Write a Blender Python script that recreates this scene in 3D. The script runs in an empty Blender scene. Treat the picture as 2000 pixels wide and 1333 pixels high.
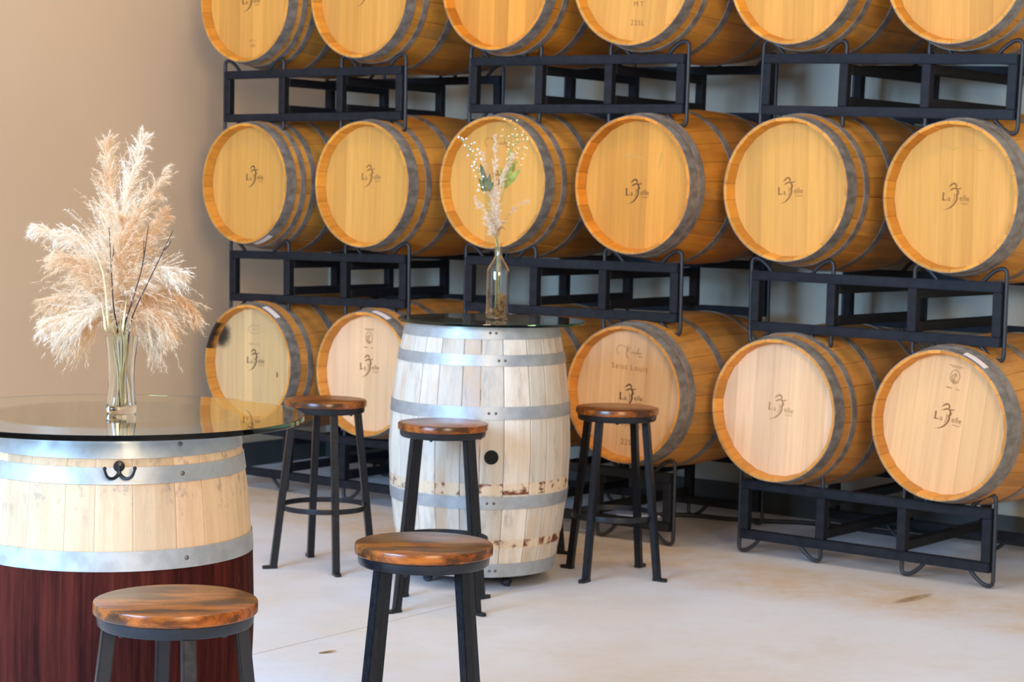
import bpy, bmesh, math, random
import numpy as np
from mathutils import Vector, Matrix

rng = random.Random(7)
nrg = np.random.default_rng(11)
scene = bpy.context.scene
COL = scene.collection

# ------------------------------------------------------------------ camera
CAM_H, PITCH, ROLL, FPX = 1.4383, 0.0712, 0.0226, 3932.92
cam_data = bpy.data.cameras.new('camera')
cam_data.sensor_width = 36.0
cam_data.lens = FPX / 2000 * 36.0
cam_data.clip_end = 100
cam = bpy.data.objects.new('camera', cam_data)
COL.objects.link(cam)
cam.matrix_world = (Matrix.Translation((0, 0, CAM_H)) @ Matrix.Rotation(math.pi / 2 - PITCH, 4, 'X')
                    @ Matrix.Rotation(ROLL, 4, 'Z'))
cam_data.dof.use_dof = True
cam_data.dof.focus_distance = 4.5
cam_data.dof.aperture_fstop = 10.0
scene.camera = cam

# ------------------------------------------------------------------ world, lights, exposure
world = bpy.data.worlds.new('world')
scene.world = world
world.use_nodes = True
bg = world.node_tree.nodes['Background']
bg.inputs['Color'].default_value = (0.62, 0.80, 1.0, 1)
bg.inputs['Strength'].default_value = 0.14
scene.view_settings.view_transform = 'Standard'
scene.view_settings.look = 'None'
scene.view_settings.gamma = 1.0
scene.view_settings.use_curve_mapping = False
scene.view_settings.exposure = 0.58


def area(name, loc, target, sx, sy, power, color, spread=math.pi):
    d = bpy.data.lights.new(name, 'AREA')
    d.shape = 'RECTANGLE'
    d.size, d.size_y = sx, sy
    d.energy = power
    d.color = color
    d.spread = spread
    o = bpy.data.objects.new(name, d)
    COL.objects.link(o)
    o.location = loc
    o.rotation_euler = (Vector(target) - Vector(loc)).to_track_quat('-Z', 'Y').to_euler()
    return o


area('window_daylight', (-4.5, 0.9, 2.8), (0.0, 6.4, 0.2), 3.0, 2.2, 530, (0.36, 0.62, 1.0))
area('door_daylight', (2.0, -2.2, 3.1), (-0.7, 8.0, 0.8), 2.6, 2.0, 265, (1.0, 0.76, 0.50))
for i, (lx, ly) in enumerate(((-1.8, 7.9), (-0.3, 6.9), (1.4, 6.0))):
    area('ceiling_lamp_light', (lx, ly, 4.6), (lx + 0.6, ly + 0.9, 1.9), 0.35, 0.35, 12, (1.0, 0.68, 0.34))

# ------------------------------------------------------------------ mesh helpers


def mesh_from(name, verts, faces, smooth=False, mat=None):
    m = bpy.data.meshes.new(name)
    m.from_pydata([tuple(v) for v in verts], [], faces)
    m.validate()
    bm = bmesh.new()
    bm.from_mesh(m)
    bmesh.ops.recalc_face_normals(bm, faces=bm.faces)
    bm.to_mesh(m)
    bm.free()
    if smooth:
        m.polygons.foreach_set('use_smooth', [True] * len(m.polygons))
    if mat:
        m.materials.append(mat)
    return m


def mesh_raw(name, verts, faces, mat=None):
    m = bpy.data.meshes.new(name)
    m.from_pydata(verts, [], faces)
    if mat:
        m.materials.append(mat)
    return m


def obj(name, mesh, parent=None, loc=None, rot=None, mat4=None):
    o = bpy.data.objects.new(name, mesh)
    COL.objects.link(o)
    if parent is not None:
        o.parent = parent
    if mat4 is not None:
        o.matrix_local = mat4
    else:
        if loc is not None:
            o.location = loc
        if rot is not None:
            o.rotation_euler = rot
    return o


def tag(o, label, cat, group=None, kind=None):
    o['label'] = label
    o['category'] = cat
    if group:
        o['group'] = group
    if kind:
        o['kind'] = kind
    return o


def thing(name, label, cat, loc=(0, 0, 0), rotz=0, group=None, mat4=None):
    o = bpy.data.objects.new(name, None)
    COL.objects.link(o)
    o.empty_display_size = 0.05
    if mat4 is not None:
        o.matrix_world = mat4
    else:
        o.location = loc
        o.rotation_euler = (0, 0, rotz)
    return tag(o, label, cat, group)


def copy_tree(o, parent=None):
    c = o.copy()
    COL.objects.link(c)
    if parent is not None:
        c.parent = parent
    for ch in list(o.children):
        copy_tree(ch, c)
    return c


def box_mesh(name, sx, sy, sz, bev=0.002, mat=None, seg=1):
    bm = bmesh.new()
    bmesh.ops.create_cube(bm, size=1)
    bmesh.ops.scale(bm, vec=(sx, sy, sz), verts=bm.verts)
    if bev > 0:
        bmesh.ops.bevel(bm, geom=list(bm.edges), offset=bev, segments=seg, affect='EDGES')
    m = bpy.data.meshes.new(name)
    bm.to_mesh(m)
    bm.free()
    if mat:
        m.materials.append(mat)
    return m


def lathe(name, prof, n=48, mat=None, smooth=True, closed=False):
    verts, faces = [], []
    k = len(prof)
    for i in range(n):
        a = 2 * math.pi * i / n
        for r, z in prof:
            verts.append((r * math.cos(a), r * math.sin(a), z))
    rng_k = k if closed else k - 1
    for i in range(n):
        j = (i + 1) % n
        for q in range(rng_k):
            q2 = (q + 1) % k
            faces.append((i * k + q, j * k + q, j * k + q2, i * k + q2))
    m = bpy.data.meshes.new(name)
    m.from_pydata(verts, [], faces)
    bm = bmesh.new()
    bm.from_mesh(m)
    bmesh.ops.remove_doubles(bm, verts=bm.verts, dist=1e-6)
    bmesh.ops.recalc_face_normals(bm, faces=bm.faces)
    bm.to_mesh(m)
    bm.free()
    if smooth:
        m.polygons.foreach_set('use_smooth', [True] * len(m.polygons))
        try:
            m.set_sharp_from_angle(angle=math.radians(40))
        except Exception:
            pass
    if mat:
        m.materials.append(mat)
    return m


def tube_geo(pts, rad, n=8, caps=True):
    pts = [Vector(p) for p in pts]
    k = len(pts)
    rads = rad if isinstance(rad, (list, tuple)) else [rad] * k
    verts, faces = [], []
    up = None
    for i, p in enumerate(pts):
        t = (pts[min(i + 1, k - 1)] - pts[max(i - 1, 0)]).normalized()
        if up is None:
            up = Vector((0, 0, 1)) if abs(t.z) < 0.9 else Vector((1, 0, 0))
        x = t.cross(up)
        if x.length < 1e-5:
            x = t.cross(Vector((0.3, 1, 0.2)))
        x.normalize()
        y = x.cross(t).normalized()
        up = y
        for q in range(n):
            a = 2 * math.pi * q / n
            verts.append(tuple(p + (x * math.cos(a) + y * math.sin(a)) * rads[i]))
    for i in range(k - 1):
        for q in range(n):
            q2 = (q + 1) % n
            faces.append((i * n + q, i * n + q2, (i + 1) * n + q2, (i + 1) * n + q))
    if caps:
        faces.append(tuple(range(n - 1, -1, -1)))
        faces.append(tuple((k - 1) * n + q for q in range(n)))
    return verts, faces


def tube(name, pts, rad, n=8, mat=None, smooth=True):
    v, f = tube_geo(pts, rad, n)
    m = mesh_from(name, v, f, smooth, mat)
    if smooth:
        try:
            m.set_sharp_from_angle(angle=math.radians(50))
        except Exception:
            pass
    return m


def join_geo(parts):
    V, F = [], []
    for v, f in parts:
        o = len(V)
        V += [tuple(x) for x in v]
        F += [tuple(i + o for i in q) for q in f]
    return V, F


def smooth_path(pts, sub=6):
    """Catmull-Rom through the given points."""
    P = [Vector(p) for p in pts]
    P = [P[0] * 2 - P[1]] + P + [P[-1] * 2 - P[-2]]
    out = []
    for i in range(1, len(P) - 2):
        for s in range(sub):
            t = s / sub
            a, b, c, d = P[i - 1], P[i], P[i + 1], P[i + 2]
            out.append(0.5 * ((2 * b) + (c - a) * t + (2 * a - 5 * b + 4 * c - d) * t * t + (3 * b - a - 3 * c + d) * t ** 3))
    out.append(P[-2].copy())
    return out

# ------------------------------------------------------------------ materials


def new_mat(name):
    m = bpy.data.materials.new(name)
    m.use_nodes = True
    nt = m.node_tree
    b = nt.nodes['Principled BSDF']
    return m, nt, b


def N(nt, typ, **kw):
    n = nt.nodes.new(typ)
    for k, v in kw.items():
        setattr(n, k, v)
    return n


def L(nt, a, b):
    nt.links.new(a, b)


def mixc(nt, fac, a, b, mode='MIX'):
    n = N(nt, 'ShaderNodeMix', data_type='RGBA', blend_type=mode)
    for sock, val in ((n.inputs[0], fac), (n.inputs[6], a), (n.inputs[7], b)):
        if hasattr(val, 'is_linked') or hasattr(val, 'links'):
            L(nt, val, sock)
        elif isinstance(val, (int, float)):
            sock.default_value = val
        else:
            sock.default_value = tuple(val) + ((1,) if len(val) == 3 else ())
    return n.outputs[2]


def mathn(nt, op, a, b=None, c=None):
    n = N(nt, 'ShaderNodeMath', operation=op)
    for i, val in enumerate((a, b, c)):
        if val is None:
            continue
        if isinstance(val, (int, float)):
            n.inputs[i].default_value = val
        else:
            L(nt, val, n.inputs[i])
    return n.outputs[0]


def maprange(nt, v, a, b, c=0.0, d=1.0, smooth=True):
    n = N(nt, 'ShaderNodeMapRange')
    n.interpolation_type = 'SMOOTHSTEP' if smooth else 'LINEAR'
    L(nt, v, n.inputs[0])
    for i, x in enumerate((a, b, c, d)):
        n.inputs[i + 1].default_value = x
    return n.outputs[0]


def noise(nt, vec, scale, detail=4, rough=0.6, scl=(1, 1, 1), loc=None):
    mp = N(nt, 'ShaderNodeMapping')
    L(nt, vec, mp.inputs[0])
    mp.inputs['Scale'].default_value = scl
    if loc is not None:
        if hasattr(loc, 'links') or hasattr(loc, 'is_linked'):
            L(nt, loc, mp.inputs['Location'])
        else:
            mp.inputs['Location'].default_value = loc
    n = N(nt, 'ShaderNodeTexNoise')
    n.inputs['Scale'].default_value = scale
    n.inputs['Detail'].default_value = detail
    n.inputs['Roughness'].default_value = rough
    L(nt, mp.outputs[0], n.inputs['Vector'])
    return n.outputs['Fac']


def bump(nt, bsdf, h, strength=0.2, dist=0.002):
    n = N(nt, 'ShaderNodeBump')
    n.inputs['Strength'].default_value = strength
    n.inputs['Distance'].default_value = dist
    L(nt, h, n.inputs['Height'])
    L(nt, n.outputs[0], bsdf.inputs['Normal'])


def obj_coord(nt):
    return N(nt, 'ShaderNodeTexCoord').outputs['Object']


def sep(nt, v):
    n = N(nt, 'ShaderNodeSeparateXYZ')
    L(nt, v, n.inputs[0])
    return n.outputs


def rand_offset(nt):
    oi = N(nt, 'ShaderNodeObjectInfo')
    n = N(nt, 'ShaderNodeCombineXYZ')
    L(nt, mathn(nt, 'MULTIPLY', oi.outputs['Random'], 37.0), n.inputs[0])
    L(nt, mathn(nt, 'MULTIPLY', oi.outputs['Random'], 91.0), n.inputs[1])
    L(nt, mathn(nt, 'MULTIPLY', oi.outputs['Random'], 53.0), n.inputs[2])
    return oi, n.outputs[0]


def wood_mat(name, grain_scl, rough=0.55, contrast=0.35, var=0.16, extra=None, spec=0.3):
    """Oak tinted by the object's own colour; grain runs along the axis with the small scale."""
    m, nt, b = new_mat(name)
    oc = obj_coord(nt)
    oi, off = rand_offset(nt)
    g = noise(nt, oc, 1.0, 5, 0.65, grain_scl, off)
    g2 = noise(nt, oc, 1.0, 2, 0.5, tuple(x * 0.18 for x in grain_scl), off)
    base = oi.outputs['Color']
    dark = mixc(nt, 1.0, base, (0.55, 0.42, 0.30), 'MULTIPLY')
    f = maprange(nt, g, 0.35, 0.8, 0.0, contrast)
    c = mixc(nt, f, base, dark)
    f2 = maprange(nt, g2, 0.5, 0.75, 0.0, contrast * 0.8)
    c = mixc(nt, f2, c, dark)
    hv = N(nt, 'ShaderNodeHueSaturation')
    L(nt, c, hv.inputs['Color'])
    L(nt, maprange(nt, oi.outputs['Random'], 0, 1, 1 - var, 1 + var, False), hv.inputs['Value'])
    c = hv.outputs[0]
    if extra:
        c = extra(nt, oc, c, off)
    L(nt, c, b.inputs['Base Color'])
    b.inputs['Roughness'].default_value = rough
    b.inputs['Specular IOR Level'].default_value = spec
    bump(nt, b, g, 0.12, 0.001)
    return m


def plain(name, col, rough=0.5, metal=0.0, spec=0.5, nscale=None, namt=0.15, bumps=0.0, coat=0.0):
    m, nt, b = new_mat(name)
    b.inputs['Roughness'].default_value = rough
    b.inputs['Metallic'].default_value = metal
    b.inputs['Specular IOR Level'].default_value = spec
    b.inputs['Coat Weight'].default_value = coat
    if nscale:
        oc = obj_coord(nt)
        n = noise(nt, oc, nscale, 5, 0.6)
        lo = tuple(x * (1 - namt) for x in col)
        hi = tuple(min(1, x * (1 + namt)) for x in col)
        L(nt, mixc(nt, maprange(nt, n, 0.3, 0.7), lo, hi), b.inputs['Base Color'])
        L(nt, maprange(nt, n, 0.3, 0.7, rough * 0.85, min(1, rough * 1.15)), b.inputs['Roughness'])
        if bumps:
            bump(nt, b, n, bumps, 0.002)
    else:
        b.inputs['Base Color'].default_value = (*col, 1)
    return m


def scorch_extra(nt, oc, c, off):
    s = sep(nt, oc)
    n = noise(nt, oc, 14, 4, 0.6)
    z = mathn(nt, 'ADD', s[2], mathn(nt, 'MULTIPLY', n, 0.10))
    f = maprange(nt, z, 0.455, 0.50, 0, 0.96)
    return mixc(nt, f, c, (0.012, 0.011, 0.012))


def scorch_head_extra(nt, oc, c, off):
    n = noise(nt, oc, 16, 4, 0.6)
    dv = N(nt, 'ShaderNodeVectorMath', operation='DISTANCE')
    L(nt, oc, dv.inputs[0])
    dv.inputs[1].default_value = (-0.222, 0.135, 0.425)
    d = mathn(nt, 'ADD', dv.outputs['Value'], mathn(nt, 'MULTIPLY', n, 0.06))
    return mixc(nt, maprange(nt, d, 0.06, 0.115, 0.95, 0), c, (0.015, 0.013, 0.013))


M = {}


def aged_extra(nt, oc, c, off):
    s = sep(nt, oc)
    za = mathn(nt, 'ABSOLUTE', s[2])
    aged = mixc(nt, 1.0, c, (0.84, 0.88, 1.05), 'MULTIPLY')
    n = noise(nt, oc, 1.0, 3, 0.6, (7, 7, 2.5), off)
    aged = mixc(nt, maprange(nt, n, 0.52, 0.72, 0, 0.5), aged, (0.20, 0.14, 0.075))
    return mixc(nt, maprange(nt, za, 0.424, 0.428), aged, c)


M['oak_stave'] = wood_mat('oak_stave', (34, 34, 1.6), 0.5, 0.5, 0.2, aged_extra)
M['oak_scorched'] = wood_mat('oak_scorched', (34, 34, 1.6), 0.55, 0.5, 0.12, scorch_extra)
M['oak_head'] = wood_mat('oak_head', (46, 1.8, 10), 0.55, 0.30, 0.10)
M['oak_head_scorched'] = wood_mat('oak_head_scorched', (46, 1.8, 10), 0.55, 0.30, 0.06, scorch_head_extra)


def stained_extra(nt, oc, c, off):
    s = sep(nt, oc)
    n = noise(nt, oc, 1.0, 5, 0.7, (40, 40, 2.0), off)
    mah = mixc(nt, maprange(nt, n, 0.3, 0.75), (0.022, 0.0045, 0.004), (0.085, 0.016, 0.010))
    pale = noise(nt, oc, 1.0, 3, 0.6, (30, 30, 5.0), off)
    mah = mixc(nt, maprange(nt, pale, 0.68, 0.80, 0, 0.35), mah, (0.32, 0.22, 0.18))
    inb = mathn(nt, 'MULTIPLY', maprange(nt, s[2], 0.170, 0.164), maprange(nt, s[2], -0.170, -0.164))
    # grey scuffs on the bare oak above the hoop
    sc = noise(nt, oc, 1.0, 6, 0.7, (26, 26, 20), off)
    zf = maprange(nt, s[2], 0.22, 0.345)
    c = mixc(nt, mathn(nt, 'MULTIPLY', maprange(nt, sc, 0.52, 0.66, 0, 0.6), zf), c, (0.24, 0.20, 0.18))
    return mixc(nt, inb, c, mah)


def weathered_extra(nt, oc, c, off):
    s = sep(nt, oc)
    n = noise(nt, oc, 1.0, 5, 0.7, (22, 22, 5), off)
    c = mixc(nt, maprange(nt, n, 0.50, 0.74, 0, 0.55), c, (0.24, 0.22, 0.20))
    tan = noise(nt, oc, 1.0, 3, 0.6, (9, 9, 3), off)
    c = mixc(nt, maprange(nt, tan, 0.50, 0.68, 0, 0.65), c, (0.60, 0.43, 0.28))
    # pale bare bands with rust blots where two hoops used to sit
    for z0, z1 in ((-0.150, -0.108), (-0.350, -0.318)):
        band = mathn(nt, 'MULTIPLY', maprange(nt, s[2], z0 - 0.004, z0 + 0.004), maprange(nt, s[2], z1 + 0.004, z1 - 0.004))
        c = mixc(nt, mathn(nt, 'MULTIPLY', band, 0.85), c, (0.72, 0.56, 0.38))
        r = noise(nt, oc, 1.0, 4, 0.6, (13, 13, 16), off)
        c = mixc(nt, mathn(nt, 'MULTIPLY', band, maprange(nt, r, 0.50, 0.60)), c, (0.16, 0.045, 0.018))
    return c


M['oak_stained'] = wood_mat('oak_stained', (60, 60, 1.8), 0.7, 0.34, 0.10, stained_extra, 0.05)
M['oak_weathered'] = wood_mat('oak_weathered', (40, 40, 2.5), 0.65, 0.35, 0.13, weathered_extra)
M['hoop_dark'] = plain('hoop_dark', (0.27, 0.245, 0.215), 0.5, 0.4, 0.5, 25, 0.3)
M['hoop_zinc'] = plain('hoop_zinc', (0.42, 0.445, 0.46), 0.45, 0.5, 0.5, 30, 0.09)
M['rivet'] = plain('rivet', (0.16, 0.14, 0.12), 0.5, 0.7)
M['rack_steel'] = plain('rack_steel', (0.013, 0.0145, 0.019), 0.5, 0.0, 0.18, 30, 0.25)
M['rod_steel'] = plain('rod_steel', (0.020, 0.021, 0.025), 0.45, 0.0, 0.5)
M['stool_steel'] = plain('stool_steel', (0.008, 0.0095, 0.0125), 0.33, 0.0, 0.42, 60, 0.2)
M['black_iron'] = plain('black_iron', (0.012, 0.012, 0.014), 0.35, 0.3, 0.5)
M['black_rubber'] = plain('black_rubber', (0.018, 0.018, 0.02), 0.6)
M['paper'] = plain('paper', (0.85, 0.74, 0.70), 0.6)
M['white_sheet'] = plain('white_sheet', (0.82, 0.80, 0.88), 0.6)
M['hole_shade'] = plain('hole_shade', (0.004, 0.004, 0.004), 0.9)  # near-black disc colour stands for the shade inside the open bung hole
M['burn_dark'] = plain('burn_dark', (0.085, 0.034, 0.012), 0.8)
M['burn_mid'] = plain('burn_mid', (0.23, 0.09, 0.025), 0.8)
M['burn_faint'] = plain('burn_faint', (0.38, 0.19, 0.075), 0.8)
M['burn_pale'] = plain('burn_pale', (0.42, 0.27, 0.16), 0.8)
M['stain'] = plain('stain', (0.56, 0.30, 0.055), 0.7)
M['stem_straw'] = plain('stem_straw', (0.62, 0.47, 0.22), 0.6)
M['stem_green'] = plain('stem_green', (0.30, 0.34, 0.10), 0.6)
M['stem_pale'] = plain('stem_pale', (0.62, 0.56, 0.28), 0.6)
M['twig'] = plain('twig', (0.05, 0.026, 0.02), 0.7)
M['leaf_green'] = plain('leaf_green', (0.33, 0.35, 0.07), 0.55, 0, 0.4, 40, 0.25)
M['leaf_teal'] = plain('leaf_teal', (0.15, 0.16, 0.075), 0.55, 0, 0.4, 40, 0.25)
M['dry_leaf'] = plain('dry_leaf', (0.34, 0.165, 0.035), 0.7, 0, 0.3, 60, 0.4)
M['white_flower'] = plain('white_flower', (0.86, 0.87, 0.86), 0.7)
M['cream_flower'] = plain('cream_flower', (0.88, 0.72, 0.38), 0.7)


def fluff_mat(name, col, col2):
    m, nt, b = new_mat(name)
    out = nt.nodes['Material Output']
    nt.nodes.remove(b)
    oc = obj_coord(nt)
    n = noise(nt, oc, 22, 3, 0.6)
    c = mixc(nt, maprange(nt, n, 0.35, 0.7), col, col2)
    d = N(nt, 'ShaderNodeBsdfDiffuse')
    t = N(nt, 'ShaderNodeBsdfTranslucent')
    L(nt, c, d.inputs[0])
    L(nt, c, t.inputs[0])
    mx = N(nt, 'ShaderNodeMixShader')
    mx.inputs[0].default_value = 0.4
    L(nt, d.outputs[0], mx.inputs[1])
    L(nt, t.outputs[0], mx.inputs[2])
    L(nt, mx.outputs[0], out.inputs[0])
    return m


M['fluff'] = fluff_mat('fluff', (0.95, 0.78, 0.57), (0.90, 0.65, 0.40))
M['fluff_pale'] = fluff_mat('fluff_pale', (0.99, 0.90, 0.76), (0.97, 0.82, 0.64))


def glass_mat(name, col=(1, 1, 1), rough=0.0, ior=1.5):
    m, nt, b = new_mat(name)
    b.inputs['Base Color'].default_value = (*col, 1)
    b.inputs['Transmission Weight'].default_value = 1.0
    b.inputs['Roughness'].default_value = rough
    b.inputs['IOR'].default_value = ior
    return m


M['glass_top'] = glass_mat('glass_top', (0.90, 0.97, 0.93))
M['glass_edge'] = glass_mat('glass_edge', (0.03, 0.16, 0.09))
M['glass_clear'] = glass_mat('glass_clear', (0.97, 0.99, 0.98))


def floor_material():
    m, nt, b = new_mat('concrete')
    oc = obj_coord(nt)
    n1 = noise(nt, oc, 0.55, 6, 0.62)
    n2 = noise(nt, oc, 3.2, 7, 0.7)
    n3 = noise(nt, oc, 40, 4, 0.7)
    c = mixc(nt, maprange(nt, n1, 0.38, 0.66), (0.71, 0.73, 0.79), (0.68, 0.605, 0.53))
    c = mixc(nt, maprange(nt, n2, 0.45, 0.75, 0, 0.45), c, (0.56, 0.52, 0.48))
    c = mixc(nt, maprange(nt, n3, 0.3, 0.8, 0, 0.16), c, (0.80, 0.79, 0.78))
    # an ochre stain in front of the racks
    s = sep(nt, oc)
    u = mathn(nt, 'ADD', mathn(nt, 'MULTIPLY', s[0], 0.79), mathn(nt, 'MULTIPLY', s[1], -0.613))
    v = mathn(nt, 'ADD', mathn(nt, 'MULTIPLY', s[0], 0.613), mathn(nt, 'MULTIPLY', s[1], 0.79))
    vv = mathn(nt, 'ADD', v, mathn(nt, 'MULTIPLY', n1, 0.5))
    f = mathn(nt, 'MULTIPLY', maprange(nt, vv, 6.45, 6.75), maprange(nt, vv, 7.35, 7.1))
    f = mathn(nt, 'MULTIPLY', f, maprange(nt, n2, 0.35, 0.62, 0.2, 0.75))
    c = mixc(nt, f, c, (0.60, 0.44, 0.27))
    for mx, my, la, lb in ((1.515, 7.335, 7.0, 34.0), (1.47, 7.30, 8.0, 38.0)):      # two tyre scuffs
        du = mathn(nt, 'ADD', mathn(nt, 'MULTIPLY', mathn(nt, 'SUBTRACT', s[0], mx), 0.62), mathn(nt, 'MULTIPLY', mathn(nt, 'SUBTRACT', s[1], my), 0.78))
        dv = mathn(nt, 'SUBTRACT', mathn(nt, 'MULTIPLY', mathn(nt, 'SUBTRACT', s[0], mx), 0.78), mathn(nt, 'MULTIPLY', mathn(nt, 'SUBTRACT', s[1], my), 0.62))
        q = mathn(nt, 'ADD', mathn(nt, 'POWER', mathn(nt, 'MULTIPLY', du, la), 2.0), mathn(nt, 'POWER', mathn(nt, 'MULTIPLY', dv, lb), 2.0))
        c = mixc(nt, mathn(nt, 'MULTIPLY', maprange(nt, q, 1.0, 0.2), maprange(nt, n3, 0.3, 0.6, 0.3, 0.8)), c, (0.30, 0.19, 0.09))
    L(nt, c, b.inputs['Base Color'])
    L(nt, maprange(nt, n2, 0.3, 0.7, 0.42, 0.62), b.inputs['Roughness'])
    b.inputs['Specular IOR Level'].default_value = 0.35
    bump(nt, b, n3, 0.08, 0.002)
    return m


def wall_material(name, c1, c2):
    m, nt, b = new_mat(name)
    oc = obj_coord(nt)
    n1 = noise(nt, oc, 0.8, 3, 0.5)
    n2 = noise(nt, oc, 160, 3, 0.6)
    c = mixc(nt, maprange(nt, n1, 0.3, 0.7), c1, c2)
    L(nt, c, b.inputs['Base Color'])
    b.inputs['Roughness'].default_value = 0.85
    b.inputs['Specular IOR Level'].default_value = 0.2
    bump(nt, b, n2, 0.25, 0.001)
    return m


M['concrete'] = floor_material()
M['wall'] = wall_material('tan_wall_paint', (0.64, 0.465, 0.295), (0.68, 0.495, 0.32))
M['wall_shaded'] = wall_material('shaded_wall_paint', (0.44, 0.425, 0.345), (0.47, 0.45, 0.365))  # left wall's tan paint greyed, shade behind the racks put into the colour
M['ceiling'] = plain('ceiling_paint', (0.70, 0.68, 0.65), 0.9, 0, 0.2, 2, 0.05)
M['baseboard'] = plain('baseboard_rubber', (0.055, 0.062, 0.060), 0.5, 0, 0.4, 8, 0.12)
M['joint'] = plain('joint_filler', (0.33, 0.30, 0.28), 0.8)


def seat_material():
    m, nt, b = new_mat('rustic_seat_wood')
    oc = obj_coord(nt)
    oi, off = rand_offset(nt)
    g = noise(nt, oc, 1.0, 6, 0.7, (7, 70, 70), off)
    p = noise(nt, oc, 1.0, 4, 0.62, (5.5, 17, 17), off)
    c = mixc(nt, maprange(nt, g, 0.30, 0.72), (0.42, 0.115, 0.014), (0.13, 0.034, 0.008))
    c = mixc(nt, maprange(nt, p, 0.45, 0.60, 0, 0.9), c, (0.050, 0.022, 0.010))
    L(nt, c, b.inputs['Base Color'])
    b.inputs['Roughness'].default_value = 0.24
    b.inputs['Specular IOR Level'].default_value = 0.36
    b.inputs['Coat Weight'].default_value = 0.04
    b.inputs['Coat Roughness'].default_value = 0.18
    return m


M['seat'] = seat_material()

# ------------------------------------------------------------------ layout of the barrel stacks
STACK = {1: dict(x=-0.9893, y=9.3856, yaw=0.6426, lean=-0.0094),
         2: dict(x=0.1781, y=8.5557, yaw=0.6368, lean=-0.0022),
         3: dict(x=1.3339, y=7.7863, yaw=0.6848, lean=0.0022)}


def axes(yaw):
    return Vector((math.cos(yaw), -math.sin(yaw), 0)), Vector((math.sin(yaw), math.cos(yaw), 0))


A0, N0 = axes(0.65)
# ------------------------------------------------------------------ the room
WALL_V = N0.dot(Vector((0.1781, 8.5557, 0))) + 1.20      # back wall plane
WALL_U = A0.dot(Vector((-0.9893, 9.3856, 0))) - 0.97     # left wall plane
RM = Matrix.Identity(4)
RM.col[0][:3] = A0
RM.col[1][:3] = N0
ROOM_U1, ROOM_V0, ROOM_H = 6.5, -5.0, 5.2


def room_point(u, v, z):
    return A0 * u + N0 * v + Vector((0, 0, z))


def slab_obj(name, u0, u1, v0, v1, z0, z1, mat):
    m = box_mesh(name, u1 - u0, v1 - v0, z1 - z0, 0, mat)
    mw = Matrix.Translation(room_point((u0 + u1) / 2, (v0 + v1) / 2, (z0 + z1) / 2)) @ RM
    m.transform(mw)
    o = obj(name, m)
    o['kind'] = 'structure'
    return o


# concrete floor in two pours with a sawn joint between them
JA, JB = Vector((-0.776, 6.193, 0)), Vector((-0.1686, 7.02, 0))
jd = (JB - JA).normalized()
jn = Vector((jd.y, -jd.x, 0))
JM = Matrix.Identity(4)
JM.col[0][:3] = jd
JM.col[1][:3] = -jn
JM.translation = JA


def pour(name, y0, y1, z0, z1, mat, x0=-14, x1=12):
    m = box_mesh(name, x1 - x0, y1 - y0, z1 - z0, 0, mat)
    m.transform(JM @ Matrix.Translation(((x0 + x1) / 2, (y0 + y1) / 2, (z0 + z1) / 2)))
    return m


fl = obj('floor', pour('floor', -11, -0.003, -0.12, 0.0, M['concrete']))
fl['kind'] = 'structure'
obj('slab', pour('slab', 0.003, 9.5, -0.12, 0.0, M['concrete']), fl)
obj('joint', pour('joint', -0.003, 0.003, -0.12, -0.0025, M['joint']), fl)

slab_obj('wall_left', WALL_U - 0.15, WALL_U, ROOM_V0, WALL_V + 0.15, 0, ROOM_H, M['wall'])
slab_obj('wall_back', WALL_U - 0.15, ROOM_U1, WALL_V, WALL_V + 0.15, 0, ROOM_H, M['wall_shaded'])
slab_obj('ceiling', WALL_U - 0.15, ROOM_U1, ROOM_V0, WALL_V + 0.15, ROOM_H, ROOM_H + 0.12, M['ceiling'])
slab_obj('baseboard_left', WALL_U, WALL_U + 0.012, ROOM_V0, WALL_V - 0.012, 0, 0.125, M['baseboard'])
slab_obj('baseboard_back', WALL_U, ROOM_U1, WALL_V - 0.012, WALL_V, 0, 0.125, M['baseboard'])

# ------------------------------------------------------------------ barrels
CROZE = 0.050
TH = 0.028


def prof_r(z, Rb, Rh, h):
    return Rb - (Rb - Rh) * (abs(z) / h) ** 2.0


STAVE_CACHE = {}
PATTERN = [15.5, 13.0, 17.0, 14.0, 16.5, 12.0, 15.0, 18.0, 13.5, 16.0, 14.5, 15.0]   # degrees, two times round = 360
s_ = sum(PATTERN) * 2
PATTERN = [p * 360 / s_ for p in PATTERN] * 2


def stave_mesh(w, Rb, Rh, h, mat, gap=0.0006, chd=0.0016):
    key = (round(w, 3), Rb, Rh, h, mat.name)
    if key in STAVE_CACHE:
        return STAVE_CACHE[key]
    half = math.radians(w) / 2
    zs = [-h, -h + CROZE, -0.66 * h, -0.33 * h, 0, 0.33 * h, 0.66 * h, h - CROZE, h]
    V, F = [], []
    for z in zs:
        r = prof_r(z, Rb, Rh, h)
        end = abs(abs(z) - h) < 1e-6
        ri = r - (0.010 if end else TH)
        g = gap / r
        ch = 0.0035 / r
        for a, rr in ((-half + g, r - chd), (-half + g + ch, r), (0, r), (half - g - ch, r), (half - g, r - chd), (half - g, ri), (-half + g, ri)):
            V.append((rr * math.cos(a), rr * math.sin(a), z))
    k = 7
    for i in range(len(zs) - 1):
        for q in range(k):
            q2 = (q + 1) % k
            F.append((i * k + q, i * k + q2, (i + 1) * k + q2, (i + 1) * k + q))
    F.append(tuple(range(k - 1, -1, -1)))
    F.append(tuple((len(zs) - 1) * k + q for q in range(k)))
    m = mesh_from('stave', V, F, False, mat)
    STAVE_CACHE[key] = m
    return m


HOOP_CACHE = {}


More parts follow.
